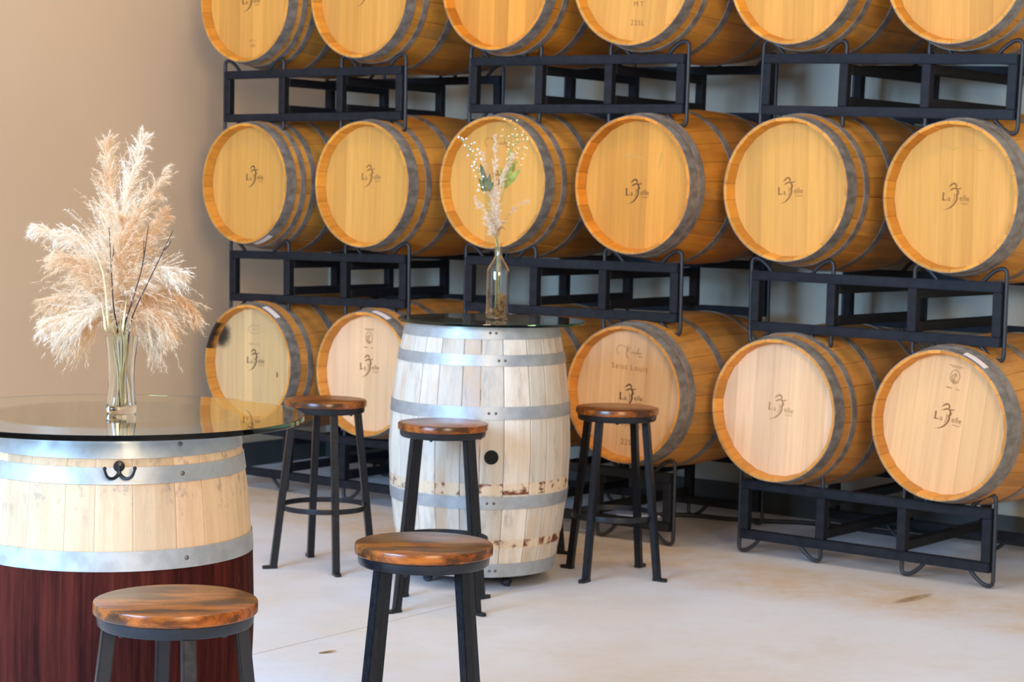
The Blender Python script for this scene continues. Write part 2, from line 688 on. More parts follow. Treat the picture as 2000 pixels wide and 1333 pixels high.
def hoop_mesh(z0, z1, Rb, Rh, h, mat):
    key = (round(z0, 4), round(z1, 4), Rb, Rh, h, mat.name)
    if key in HOOP_CACHE:
        return HOOP_CACHE[key]
    r0, r1 = prof_r(z0, Rb, Rh, h), prof_r(z1, Rb, Rh, h)
    t = 0.0022
    m = lathe('hoop', [(r0 + 0.0002, z0), (r0 + t, z0), (r1 + t, z1), (r1 + 0.0002, z1)], 64, mat, True, True)
    HOOP_CACHE[key] = m
    return m


BOARD_CACHE = {}


def head_board_meshes(R, ztop, th, widths, mat):
    key = (R, ztop, tuple(widths), mat.name)
    if key in BOARD_CACHE:
        return BOARD_CACHE[key]
    out = []
    tot = sum(widths)
    x = -R
    for w in widths:
        w = w * 2 * R / tot
        x0, x1 = x + 0.00012, x + w - 0.00012
        n = 5
        top = [(x0 + (x1 - x0) * i / n) for i in range(n + 1)]
        pts = [(px, math.sqrt(max(R * R - px * px, 1e-6))) for px in top]
        pts += [(px, -math.sqrt(max(R * R - px * px, 1e-6))) for px in reversed(top)]
        k = len(pts)
        ins = []
        cx = (x0 + x1) / 2
        for (px, py) in pts:
            ins.append((px + (0.0003 if px < cx else -0.0003), py, ztop))
        V = ins + [(px, py, ztop - 0.0004) for px, py in pts] + [(px, py, ztop - th) for px, py in pts]
        F = [tuple(range(k - 1, -1, -1)), tuple(2 * k + i for i in range(k))]
        for lay in (0, 1):
            for i in range(k):
                j = (i + 1) % k
                F.append((lay * k + i, lay * k + j, (lay + 1) * k + j, (lay + 1) * k + i))
        out.append(mesh_from('head_board', V, F, False, mat))
        x += w
    BOARD_CACHE[key] = out
    return out


HEADW = [[1.0, 1.35, 1.1, 1.5, 1.2, 1.4, 1.1, 0.9], [0.9, 1.1, 1.5, 0.9, 1.6, 1.2, 1.2, 1.0], [1.1, 1.5, 1.5, 1.3, 1.6, 1.3, 1.0]]


def build_barrel(root, Rb, Rh, h, stave_mat, head_mat, hoops, hoop_mat, tint, head_tint, spin=0.0, headpat=0, headrot=0.0,
                 scorch=False, jitter=0.05, back=True, joint=(0.0006, 0.0016)):
    a = spin
    for w in PATTERN:
        am = a + math.radians(w) / 2
        mat = stave_mat
        deg = math.degrees(am) % 360
        if scorch and 136 < deg < 172:
            mat = M['oak_scorched']
        o = obj('stave', stave_mesh(w, Rb, Rh, h, mat, *joint), root, rot=(0, 0, am))
        j = 1 + rng.uniform(-jitter, jitter)
        o.color = (tint[0] * j, tint[1] * j * (1 + rng.uniform(-0.03, 0.03)), tint[2] * j, 1)
        a += math.radians(w)
    Rd = prof_r(h - CROZE, Rb, Rh, h) - TH + 0.001
    for side in (1, -1) if back else (1,):
        for m in head_board_meshes(Rd, h - CROZE, 0.02, HEADW[headpat], head_mat):
            o = obj('head_board', m, root, rot=(0 if side > 0 else math.pi, 0, headrot))
            j = 1 + rng.uniform(-1.7 * jitter, 1.2 * jitter)
            o.color = (head_tint[0] * j, head_tint[1] * j, head_tint[2] * j * (1 + rng.uniform(-0.05, 0.05)), 1)
    out = []
    for z0, z1 in hoops:
        out.append(obj('hoop', hoop_mesh(z0, z1, Rb, Rh, h, hoop_mat), root))
    return out

# ---- burned marks ----------------------------------------------------------


def text_geo(body, size, align='CENTER', shear=0.0, spacing=1.0):
    cu = bpy.data.curves.new('lettering', 'FONT')
    cu.body = body
    cu.size = size
    cu.align_x = align
    cu.align_y = 'CENTER'
    cu.shear = shear
    cu.space_character = spacing
    cu.resolution_u = 3
    o = bpy.data.objects.new('lettering', cu)
    me = bpy.data.meshes.new_from_object(o)
    V = [tuple(v.co) for v in me.vertices]
    F = [tuple(p.vertices) for p in me.polygons]
    bpy.data.objects.remove(o)
    bpy.data.meshes.remove(me)
    bpy.data.curves.remove(cu)
    return V, F


def stroke_geo(pts, w0, w1=None, sub=5, ends=True):
    P = smooth_path([(x, y, 0) for x, y in pts], sub)
    k = len(P)
    V, F = [], []
    for i, p in enumerate(P):
        t = (P[min(i + 1, k - 1)] - P[max(i - 1, 0)]).normalized()
        n = Vector((-t.y, t.x, 0))
        f = i / (k - 1)
        w = (w0 if w1 is None else w0 + (w1 - w0) * f)
        if ends:
            w *= max(0.25, min(1, 6 * f, 6 * (1 - f)))
        V += [tuple(p + n * w / 2), tuple(p - n * w / 2)]
    for i in range(k - 1):
        F.append((2 * i, 2 * i + 1, 2 * i + 3, 2 * i + 2))
    return V, F


def arc_pts(cx, cy, rx, ry, a0, a1, n=12):
    return [(cx + rx * math.cos(math.radians(a0 + (a1 - a0) * i / n)), cy + ry * math.sin(math.radians(a0 + (a1 - a0) * i / n))) for i in range(n + 1)]


def shift(g, dx, dy, rot=0.0):
    c, s = math.cos(rot), math.sin(rot)
    return [(x * c - y * s + dx, x * s + y * c + dy, z) for x, y, z in g[0]], g[1]


def mark_mesh(parts, z, mat):
    V, F = join_geo(parts)
    V = [(x, y, z + 0.0004) for x, y, _ in V]
    return mesh_raw('burned_mark', V, F, mat)


def winery_logo():
    g = []
    # serif capital L, a ... elle, with the flourish standing for the capital between them
    g.append(stroke_geo([(-0.055, 0.016), (-0.055, 0.002), (-0.0545, -0.012)], 0.0065, ends=False))
    g.append(stroke_geo([(-0.060, 0.0155), (-0.055, 0.016), (-0.050, 0.0155)], 0.002, ends=False))
    g.append(stroke_geo([(-0.060, -0.0118), (-0.050, -0.012), (-0.041, -0.011)], 0.003, ends=False))
    g.append(stroke_geo([(-0.041, -0.011), (-0.040, -0.007), (-0.0395, -0.004)], 0.0018, ends=False))
    g.append(shift(text_geo('a', 0.030), -0.029, -0.0045))
    g.append(shift(text_geo('elle', 0.031), 0.036, -0.0005))
    g.append(shift(text_geo('WINERY', 0.0085, spacing=1.15), 0.038, -0.0205))
    # flourish: hat, shoulders and a long tail sweeping to the lower left
    g.append(stroke_geo([(-0.034, 0.038), (-0.026, 0.046), (-0.016, 0.053), (-0.007, 0.052), (-0.002, 0.044), (-0.004, 0.038)], 0.0055, 0.007))
    g.append(stroke_geo([(-0.031, 0.026), (-0.020, 0.031), (-0.008, 0.036), (0.004, 0.034), (0.014, 0.036), (0.024, 0.040)], 0.0065, 0.0035))
    g.append(stroke_geo([(-0.005, 0.035), (0.004, 0.027), (0.007, 0.019), (0.002, 0.010), (0.004, 0.000), (0.000, -0.014), (-0.010, -0.028), (-0.026, -0.041), (-0.050, -0.050)], 0.010, 0.0045))
    g.append(stroke_geo([(-0.010, 0.018), (-0.007, 0.004), (-0.008, -0.010), (-0.016, -0.022)], 0.0035, 0.002))
    return g


LOGO = winery_logo()


def cooper_seal():
    g = [stroke_geo(arc_pts(0, 0, 0.020, 0.026, 0, 360, 20), 0.003, ends=False),
         stroke_geo(arc_pts(-0.003, -0.004, 0.010, 0.012, 40, 330, 14), 0.004),
         stroke_geo([(0.000, 0.018), (0.004, 0.006), (-0.004, -0.006), (0.002, -0.018)], 0.004),
         stroke_geo([(-0.013, -0.014), (0, -0.022), (0.013, -0.014)], 0.004),
         stroke_geo([(-0.034, 0.042), (-0.017, 0.040), (0, 0.040), (0.017, 0.040), (0.034, 0.040)], 0.003),
         stroke_geo([(-0.022, 0.034), (0, 0.035), (0.024, 0.033)], 0.002),
         stroke_geo([(-0.032, -0.044), (-0.016, -0.045), (-0.004, -0.045)], 0.0042),
         stroke_geo([(0.008, -0.045), (0.020, -0.046), (0.028, -0.046)], 0.003)]
    return g


def script_name():
    g = [stroke_geo(arc_pts(-0.055, 0.000, 0.022, 0.020, 60, 265, 14), 0.0022),
         stroke_geo([(-0.044, 0.017), (-0.034, 0.016), (-0.024, 0.012)], 0.0022),
         stroke_geo([(-0.022, 0.028), (-0.024, 0.010), (-0.028, -0.010), (-0.022, -0.026), (-0.012, -0.034)], 0.0035),
         stroke_geo([(-0.004, 0.024), (-0.012, 0.012), (-0.024, 0.002), (-0.010, -0.004)], 0.0025),
         shift(text_geo('oodec', 0.021, shear=0.3), 0.022, -0.003),
         stroke_geo([(0.034, 0.020), (0.031, 0.008), (0.030, -0.006)], 0.003),
         stroke_geo([(0.030, -0.017), (0.044, -0.018), (0.056, -0.018)], 0.003)]
    return g


def add_mark(root, parts, z, mat):
    return obj('burned_mark', mark_mesh(parts, z, M[mat]), root)


# stack-frame position (u, v, z), extra yaw, and looks of every racked barrel
RB, RH, BH = 0.334, 0.285, 0.47
ZROW = {1: 2.3468, 2: 1.4878, 3: 0.6178}
BAR = {
    (1, 1): (-.3643, -.0087, -.0067, .0036), (1, 2): (.3427, .0016, -.0094, .0012), (1, 3): (-.3457, -.0111, .0120, 0),
    (1, 4): (.3539, -.0099, .0120, 0), (1, 5): (-.3488, -.0031, .0048, 0), (1, 6): (.3449, .0133, -.012, 0),
    (2, 1): (-.3645, -.0024, -.0080, -.0278), (2, 2): (.3600, .0150, -.0090, -.0202), (2, 3): (-.3479, -.001, .0140, 0),
    (2, 4): (.3640, .0180, .0122, -.0209), (2, 5): (-.3560, .0081, .005, -.0063), (2, 6): (.344, .045, -.0093, -.055),
    (3, 1): (-.3436, .0062, -.0016, -.0067), (3, 2): (.3800, .0147, -.0054, -.0086), (3, 3): (-.3500, -.005, .010, 0),
    (3, 4): (.3640, -.0121, .0127, -.0214), (3, 5): (-.3560, -.0250, -.005, -.0059), (3, 6): (.362, -.0072, -.0007, -.038)}
HOOPSETS = {
    'three': [(0.414, 0.4698), (0.340, 0.370), (0.165, 0.205)],
    'four': [(0.416, 0.4698), (0.360, 0.390), (0.300, 0.330), (0.150, 0.185)],
    'two': [(0.420, 0.4698), (0.382, 0.414), (0.165, 0.205)],
}
ROWN = {1: 'top', 2: 'middle', 3: 'bottom'}
BLABEL = {
    (1, 1): 'oak barrel beside the left wall, top row, tiny letters burned low on its head',
    (1, 2): 'oak barrel second from the left wall, top row, its head cut by the picture edge',
    (1, 3): 'deep orange oak barrel third from the left wall, top row, above the dried flowers',
    (1, 4): 'oak barrel in the top row with burned letters MT above 225L',
    (1, 5): 'oak barrel fifth from the left wall, top row, plain honey-coloured head',
    (1, 6): 'oak barrel sixth from the left wall, top row, at the far end of its row',
    (2, 1): 'oak barrel beside the left wall, middle row, several close hoops and small dark logo',
    (2, 2): 'oak barrel second from the left wall, middle row, logo on a streaked head',
    (2, 3): 'oak barrel in the middle row directly behind the dried flowers in the bottle',
    (2, 4): 'deep orange oak barrel in the middle row with a small dark smeared logo',
    (2, 5): 'oak barrel fifth from the left wall, middle row, light logo on a golden head',
    (2, 6): 'oak barrel sixth from the left wall, middle row, wavy stain along its head top',
    (3, 1): 'oak barrel with a black scorch on its rim, bottom row beside the left wall',
    (3, 2): 'pale oak barrel with seal above its logo, bottom row, partly behind the whitewashed barrel',
    (3, 3): 'oak barrel hidden almost wholly behind the whitewashed table barrel, bottom row',
    (3, 4): 'oak barrel with script lettering and Saint Louis, bottom row, behind a bar stool',
    (3, 5): 'pale pinkish oak barrel with only one light logo, fifth in the bottom row',
    (3, 6): 'oak barrel sixth in the bottom row, round seal above logo, paper label on hoop'}
TINT = {1: ((0.70, 0.30, 0.040), (0.66, 0.320, 0.066)), 2: ((0.70, 0.30, 0.043), (0.70, 0.352, 0.078)), 3: ((0.70, 0.30, 0.055), (0.84, 0.50, 0.225))}  # row tints also put warmer upper and whiter lower light into the colour


def paper_label(root, ang, Rh, w=0.10, hgt=0.03, z=0.447):
    V, F = [], []
    n = 5
    for i in range(n + 1):
        a = ang + (i / n - 0.5) * w / Rh
        for zz in (z - hgt / 2, z + hgt / 2):
            r = prof_r(zz, RB, Rh, BH) + 0.0032
            V.append((r * math.cos(a), r * math.sin(a), zz))
    for i in range(n):
        F.append((2 * i, 2 * i + 2, 2 * i + 3, 2 * i + 1))
    obj('paper_label', mesh_from('paper_label', V, F, False, M['paper']), root)['label'] = 'white paper label'


BARREL_MW = {}
for (row, colm), (u, v, dz, wv) in sorted(BAR.items()):
    st = STACK[(colm + 1) // 2]
    a, n = axes(st['yaw'])
    l = st['lean']
    z = ZROW[row] + dz
    a2, n2 = axes(st['yaw'] - wv)
    fc = Vector((st['x'], st['y'], 0)) + a * (u + l * z) + n * v + Vector((0, 0, z - l * u))
    X = (a2 - Vector((0, 0, l))).normalized()
    Y = (Vector((0, 0, 1)) + a2 * l).normalized()
    Z = X.cross(Y).normalized()
    mw = Matrix.Identity(4)
    mw.col[0][:3], mw.col[1][:3], mw.col[2][:3] = X, Y, Z
    mw.translation = fc - Z * BH
    r = thing('wine_barrel', BLABEL[(row, colm)], 'barrel', group='oak wine barrels on the racks', mat4=mw)
    ts, th_ = TINT[row]
    if (row, colm) in ((1, 3), (2, 4)):
        ts, th_ = tuple(x * f for x, f in zip(ts, (1, .86, .62))), tuple(x * f for x, f in zip(th_, (1, .88, .66)))
    if (row, colm) in ((3, 5), (3, 2)):
        th_ = (0.87, 0.555, 0.31)
    if (row, colm) == (3, 4):
        th_ = (0.93, 0.585, 0.30)  # lightened in colour to offset the table barrel's shade on this head
    if (row, colm) == (3, 1):
        th_ = (0.72, 0.49, 0.23)
    hs = 'four' if (row, colm) in ((2, 1), (1, 1)) else ('two' if (row, colm) in ((2, 4), (3, 6), (3, 4), (2, 6)) else 'three')
    hoops = HOOPSETS[hs] + [(-z1, -z0) for z0, z1 in HOOPSETS[hs]]
    sc = (row, colm) == (3, 1)
    headrot = {(3, 6): -0.12, (3, 5): -0.03, (2, 5): 0.02, (1, 4): -0.08, (3, 4): -0.05}.get((row, colm), rng.uniform(-0.03, 0.03))
    build_barrel(r, RB, RH, BH, M['oak_stave'], M['oak_head_scorched'] if sc else M['oak_head'], hoops, M['hoop_dark'], ts, th_,
                 spin=rng.uniform(0, 6.28) if not sc else 0.03, headpat=(row * 2 + colm) % 3, headrot=headrot, scorch=sc)
    BARREL_MW[(row, colm)] = mw
    zt = BH - CROZE
    D = {(1, 1): [('burn_dark', [shift(g, 0.0, 0.005) for g in LOGO]),
                  ('burn_mid', [shift(text_geo('M T +', 0.018), 0.01, -0.185), shift(text_geo('225L', 0.018), 0.013, -0.207)])],
         (1, 2): [('burn_mid', [shift(g, 0.0, 0.0) for g in LOGO])],
         (1, 3): [('burn_mid', [shift(g, 0.0, 0.0) for g in LOGO])],
         (1, 4): [('burn_dark', [shift(g, 0.0, 0.01) for g in LOGO]),
                  ('burn_mid', [shift(text_geo('M T', 0.030), 0.010, -0.115, -0.05), shift(text_geo('225L', 0.030, spacing=1.15), 0.006, -0.192, -0.07)])],
         (1, 5): [('burn_mid', [shift(g, 0.0, 0.0) for g in LOGO])],
         (1, 6): [('burn_mid', [shift(g, 0.0, 0.0) for g in LOGO])],
         (2, 1): [('burn_dark', [shift(g, 0.025, 0.03) for g in LOGO])],
         (2, 2): [('burn_mid', [shift(g, 0.018, 0.035) for g in LOGO])],
         (2, 3): [('burn_mid', [shift(g, 0.0, 0.0) for g in LOGO]), ('burn_mid', [shift(g, 0.0, 0.175) for g in script_name()])],
         (2, 4): [('burn_dark', [shift(g, -0.002, -0.03) for g in LOGO]),
                  ('stain', [stroke_geo([(-0.10, 0.115), (-0.06, 0.125), (-0.01, 0.118), (0.02, 0.110), (0.035, 0.07), (0.04, 0.03)], 0.008, 0.004), stroke_geo([(0.115, 0.14), (0.108, 0.10), (0.10, 0.06)], 0.010, 0.004)])],
         (2, 5): [('burn_mid', [shift(g, 0.0, -0.005, 0.05) for g in LOGO])],
         (2, 6): [('burn_mid', [shift(g, 0.002, -0.003, -0.05) for g in LOGO]),
                  ('stain', [stroke_geo([(-0.06, 0.205), (-0.045, 0.19), (-0.02, 0.178), (0.0, 0.186), (0.02, 0.180), (0.045, 0.190), (0.07, 0.197), (0.085, 0.178), (0.105, 0.176), (0.125, 0.17)], 0.006, 0.004, 4)])],
         (3, 1): [('burn_dark', [shift(g, 0.01, 0.015) for g in LOGO]),
                  ('burn_pale', [stroke_geo(arc_pts(0.0, 0.165, 0.040, 0.020, 0, 360, 20), 0.003), shift(text_geo('COOPERAGE', 0.009), 0.0, 0.165)]),
                  ('burn_pale', [shift(text_geo('FRENCH OAK', 0.012), 0.0, 0.095)]),
                  ('burn_mid', [stroke_geo([(0.150, -0.03), (0.152, -0.045), (0.151, -0.058)], 0.010)])],
         (3, 2): [('burn_mid', [shift(g, 0.0, 0.03) for g in LOGO]), ('burn_faint', [shift(g, -0.005, 0.165) for g in cooper_seal()])],
         (3, 3): [('burn_mid', [shift(g, 0.0, 0.0) for g in LOGO])],
         (3, 4): [('burn_dark', [shift(g, 0.012, -0.015, -0.04) for g in LOGO]),
                  ('burn_faint', [shift(g, 0.01, 0.178, -0.06) for g in script_name()]),
                  ('burn_faint', [shift(text_geo('Saint Louis', 0.034, spacing=1.2), 0.0, 0.110, -0.05)]),
                  ('burn_faint', [shift(text_geo('Cooperage', 0.034, spacing=1.1), 0.0, -0.125, -0.05)]),
                  ('burn_faint', [shift(text_geo('225L', 0.034, spacing=1.1), 0.0, -0.205, -0.05)])],
         (3, 5): [('burn_faint', [shift(g, 0.010, 0.005, -0.10) for g in LOGO])],
         (3, 6): [('burn_mid', [shift(g, 0.016, 0.025, -0.14) for g in LOGO]), ('burn_faint', [shift(g, 0.038, 0.185, -0.14) for g in cooper_seal()])]}
    for mat, parts in D.get((row, colm), []):
        add_mark(r, parts, zt, mat)
    if (row, colm) in ((3, 1), (3, 2), (3, 6)):
        paper_label(r, math.radians({(3, 1): 62, (3, 2): 72, (3, 6): 62}[(row, colm)]), RH)
    if (row, colm) == (2, 1):
        paper_label(r, math.radians(-68), RH, 0.11)

# ------------------------------------------------------------------ racks
RW, TB = 1.1085, 0.038             # frame width, square tube
ZB0, ZB1, ZT1 = 0.052, 0.0899, 0.297
DEPTH = 0.74
UPR = [-RW / 2 + TB / 2, -0.180, 0.180, RW / 2 - TB / 2]
rail_m = box_mesh('rail', RW, TB, TB, 0.004, M['rack_steel'], 2)
upr_m = box_mesh('upright', TB, TB, ZT1 - ZB0 - 2 * TB, 0.003, M['rack_steel'])
side_m = box_mesh('cross_rail', TB, DEPTH - TB, TB, 0.003, M['rack_steel'])


def saddle_path(sgn, z0, side):
    """One bent rod: up, over and into the rail beside the barrel, straight on inside the rail and up again."""
    qo, qi = 0.1955, 0.187
    left = [(0.0, -0.018), (0.0, 0.030), (0.003, 0.043), (0.012, 0.0505), (0.024, 0.0505), (0.040, 0.046), (0.058, 0.035), (0.075, 0.021), (0.090, 0.005), (0.105, -0.010)]
    pts = [(-qo + x, z) for x, z in left] + [(qi - x, z) for x, z in reversed(left)]
    return [(side * x, 0, z0 + sgn * z) for x, z in pts]


sad_top = {sd: tube('saddle_rod', saddle_path(1, ZT1, sd), 0.0085, 8, M['rod_steel']) for sd in (1, -1)}
sad_bot = {sd: tube('saddle_rod', saddle_path(-1, ZB0, sd), 0.0085, 8, M['rod_steel']) for sd in (1, -1)}
end_rod_m = tube('end_rod', [(0, 0, ZB0 - 0.02), (0, 0, ZT1 + 0.02)], 0.0085, 8, M['rod_steel'])
RACK = {(1, 'A'): (-.0129, -.0305, -.0128, .0036, .0136), (1, 'B'): (.0004, -.001, -.0079, -.0059, .005), (1, 'C'): (0, 0, 0, 0, 0),
        (2, 'A'): (-.0021, -.0059, .0164, .0111, .0041), (2, 'B'): (-.0058, -.0043, .0114, -.0026, .0048), (2, 'C'): (-.0051, -.0138, .0, 0, -.0034),
        (3, 'A'): (.0028, .0141, -.0035, .025, .0021), (3, 'B'): (-.0037, -.0034, -.0036, -.0013, -.0052), (3, 'C'): (-.0108, -.0106, 0, 0, .0157)}
ZTOP = {'A': 2.0311, 'B': 1.1665, 'C': 0.306}
LV = {'A': 'upper', 'B': 'middle', 'C': 'floor'}
SN = {1: 'stack beside the left wall', 2: 'centre stack', 3: 'stack farthest from the left wall'}
LVD = {'A': 'under the top barrels', 'B': 'under the middle barrels', 'C': 'on the floor'}
DEP = 0.1037
rack0 = None
for (s, k), (du, dv, dzz, dl, dw) in RACK.items():
    st = STACK[s]
    l = 0.0 if k == 'C' else st['lean'] + dl
    a, n = axes(st['yaw'])
    zt = ZTOP[k] + dzz
    org = Vector((st['x'], st['y'], 0)) + a * (du + st['lean'] * zt) + n * (DEP + dv) + Vector((0, 0, zt - ZT1 + (0.0 if k != 'C' else 0.0005)))
    a2, n2 = axes(st['yaw'] - dw)
    X = (a2 - Vector((0, 0, l))).normalized()
    Zu = (Vector((0, 0, 1)) + a2 * l).normalized()
    Yd = Zu.cross(X).normalized()
    mw = Matrix.Identity(4)
    mw.col[0][:3], mw.col[1][:3], mw.col[2][:3] = X, Yd, Zu
    mw.translation = org
    lab = 'black steel rack %s, %s' % (LVD[k], SN[s])
    if rack0 is None:
        r = rack0 = thing('barrel_rack', lab, 'rack', group='black steel barrel racks', mat4=mw)
        for fy in (TB / 2, DEPTH + TB / 2):
            obj('rail', rail_m, r, (0, fy, ZT1 - TB / 2))
            obj('rail', rail_m, r, (0, fy, ZB0 + TB / 2))
            for ux in UPR:
                obj('upright', upr_m, r, (ux, fy, (ZT1 + ZB0) / 2))
            for cx in (-0.3672, 0.3672):
                sd = 1 if cx < 0 else -1
                obj('saddle_rod', sad_top[sd], r, (cx, fy, 0))
                obj('saddle_rod', sad_bot[sd], r, (cx, fy, 0))
                obj('end_rod', end_rod_m, r, (-sd * (RW / 2 + 0.0085), fy, 0))
        for ux in UPR[1:3]:
            for zz in (ZT1 - TB * 1.55, ZB0 + TB * 1.55):
                obj('cross_rail', side_m, r, (ux, DEPTH / 2 + TB / 2, zz))
    else:
        r = copy_tree(rack0)
        r.matrix_world = mw
        r['label'] = lab

# ------------------------------------------------------------------ barrel tables


def rivets(hoop, z, Rb, Rh, h, angs):
    for an in angs:
        rr = prof_r(z, Rb, Rh, h) + 0.0022
        obj('rivet', RIVET, hoop, (rr * math.cos(an), rr * math.sin(an), z), (0, math.pi / 2, an))


RIVET = lathe('rivet', [(0.0001, 0.0028), (0.0035, 0.0022), (0.0055, 0.0004), (0.0055, -0.001)], 12, M['rivet'])

# near table: bare oak with a mahogany-stained waist
NT = Vector((-0.914, 4.61, 0))
nh = 0.455
nt_ = thing('barrel_table', 'table barrel with pale oak shoulder, dark red stained waist and black double hook', 'barrel table', NT, 0, 'barrels used as tables',
            mat4=Matrix.Translation(NT + Vector((0, 0, nh))))
nhoops = [(0.400, 0.4548), (0.345, 0.382), (0.158, 0.201)]
hs = build_barrel(nt_, 0.328, 0.285, nh, M['oak_stained'], M['oak_stained'], nhoops + [(-b, -a_) for a_, b in nhoops], M['hoop_zinc'],
                  (0.66, 0.475, 0.30), (0.55, 0.40, 0.26), spin=0.11, headpat=0, headrot=0.3, jitter=0.05, joint=(0.00025, 0.0005))
vang = math.atan2(-NT.y, -NT.x)                  # angle facing the camera
for hp, (z0, z1) in zip(hs[:3], nhoops):
    rivets(hp, (z0 + z1) / 2, 0.328, 0.285, nh, [vang + 0.52])
# double coat hook
hz = 0.3765
hr = prof_r(hz, 0.328, 0.285, nh)
HK = Matrix.Rotation(vang + 0.045, 4, 'Z') @ Matrix.Translation((hr + 0.0045, 0, hz)) @ Matrix.Scale(0.70, 4)
plate = lathe('coat_hook', [(0.0001, 0.0085), (0.008, 0.008), (0.0165, 0.0045), (0.0175, 0.0), (0.0175, -0.004), (0.0001, -0.004)], 24, M['black_iron'])
hook = obj('coat_hook', plate, nt_, mat4=HK @ Matrix.Translation((0, 0, 0.012)) @ Matrix.Rotation(math.pi / 2, 4, 'Y'))
hook['label'] = 'black iron double coat hook'


def hook_arm(sg):
    pts = smooth_path([(0.006, 0, 0.012), (0.008, 0, -0.006), (0.014, sg * 0.010, -0.019), (0.022, sg * 0.024, -0.0235), (0.030, sg * 0.037, -0.016), (0.036, sg * 0.0445, 0.002), (0.037, sg * 0.0455, 0.006)], 5)
    g1 = tube_geo(pts, [0.0065 - 0.0028 * i / (len(pts) - 1) for i in range(len(pts))], 10)
    bm = bmesh.new()
    bmesh.ops.create_uvsphere(bm, u_segments=12, v_segments=8, radius=0.0062)
    bmesh.ops.translate(bm, vec=(0.037, sg * 0.0455, 0.010), verts=bm.verts)
    g2 = ([tuple(v.co) for v in bm.verts], [tuple(v.index for v in f.verts) for f in bm.faces])
    bm.free()
    V, F = join_geo([g1, g2])
    return mesh_from('hook_arm', V, F, True, M['black_iron'])


for sg in (-1, 1):
    o = obj('hook_arm', hook_arm(sg), hook, mat4=(Matrix.Translation((0, 0, 0.012)) @ Matrix.Rotation(math.pi / 2, 4, 'Y')).inverted())


def glass_top(name, R, th, mat4, label):
    n = 96
    bv = 0.0012
    prof = [(0.0001, th), (R - bv, th), (R, th - bv), (R, bv), (R - bv, 0), (0.0001, 0)]
    m = lathe(name, prof, n, M['glass_top'], True)
    m.materials.append(M['glass_edge'])
    for p in m.polygons:
        c = Vector(p.center)
        if math.hypot(c.x, c.y) > R * 0.99:
            p.material_index = 1
    o = obj(name, m)
    o.matrix_world = mat4
    tag(o, label, 'glass table top', 'round glass table tops')
    return o


glass_top('glass_tabletop', 0.438, 0.0125, Matrix.Translation((NT.x + 0.0, NT.y, 2 * nh + 0.0005)), 'large round clear glass top with green edge on the red-waisted table barrel')

# far table: weathered, whitewashed
FT = Vector((-0.113, 7.56, 0))
fh, fz0 = 0.46, 0.05
fR, fr = 0.343, 0.286
ft_ = thing('barrel_table', 'whitewashed grey table barrel on casters with rust-stained bands and bung hole', 'barrel table', group='barrels used as tables',
            mat4=Matrix.Translation(FT + Vector((0, 0, fz0 + fh))))
fho = [(0.414, 0.4595), (0.318, 0.358), (0.126, 0.172), (-0.202, -0.156), (-0.4595, -0.408)]
hs = build_barrel(ft_, fR, fr, fh, M['oak_weathered'], M['oak_weathered'], fho, M['hoop_zinc'], (0.71, 0.635, 0.545), (0.50, 0.40, 0.28), spin=0.05, headpat=1, headrot=0.2, jitter=0.07, joint=(0.0010, 0.0020))
fv = math.atan2(-FT.y, -FT.x)
for hp, (z0, z1), da in zip(hs, fho, (0.10, 0.20, 0.09, 0.09, 0.15)):
    rivets(hp, (z0 + z1) / 2, fR, fr, fh, [fv + da, fv + da + 0.075])
bz = -0.010
bung = lathe('bung_hole', [(0.0001, 0.0006), (0.0245, 0.0006), (0.0262, 0.0002), (0.0262, -0.006), (0.0001, -0.006)], 28, M['hole_shade'])
ba = fv + 0.125
o = obj('bung_hole', bung, ft_, mat4=Matrix.Rotation(ba, 4, 'Z') @ Matrix.Translation((prof_r(bz, fR, fr, fh) + 0.0004, 0, bz)) @ Matrix.Rotation(math.pi / 2, 4, 'Y'))
o['label'] = 'round black bung hole'
# caster dolly below
dolly = lathe('dolly_plate', [(0.0001, 0.0), (0.235, 0.0), (0.24, -0.004), (0.235, -0.008), (0.0001, -0.008)], 40, M['black_rubber'])
obj('dolly_plate', dolly, ft_, (0, 0, -fh + 0.0))
wheel = lathe('caster', [(0.0001, 0.012), (0.013, 0.012), (0.0165, 0.009), (0.0165, -0.009), (0.013, -0.012), (0.0001, -0.012)], 20, M['black_rubber'])
fork_g = join_geo([([(x * sx, y, z) for x, y, z in ((0.014, -0.012, 0), (0.017, -0.012, 0), (0.017, 0.012, 0), (0.014, 0.012, 0), (0.014, -0.008, -0.028), (0.017, -0.008, -0.028), (0.017, 0.008, -0.028), (0.014, 0.008, -0.028))],
                    [(0, 1, 2, 3), (4, 7, 6, 5), (0, 4, 5, 1), (1, 5, 6, 2), (2, 6, 7, 3), (3, 7, 4, 0)]) for sx in (1, -1)])
fork_m = mesh_from('caster_fork', *fork_g, False, M['rack_steel'])
for i in range(4):
    an = fv + 0.55 + i * math.pi / 2
    c = obj('caster', wheel, ft_, mat4=Matrix.Translation((0.215 * math.cos(an), 0.215 * math.sin(an), -fh - fz0 + 0.0168)) @ Matrix.Rotation(an + 0.7, 4, 'Z') @ Matrix.Rotation(math.pi / 2, 4, 'Y'))
    obj('caster_fork', fork_m, c, mat4=Matrix.Rotation(-math.pi / 2, 4, 'Y') @ Matrix.Translation((0, 0, 0.0255)))
GT2 = Matrix.Translation((FT.x + 0.034, FT.y, fz0 + 2 * fh + 0.0005))
glass_top('glass_tabletop', 0.352, 0.010, GT2, 'small dark-looking round glass top on the whitewashed table barrel')

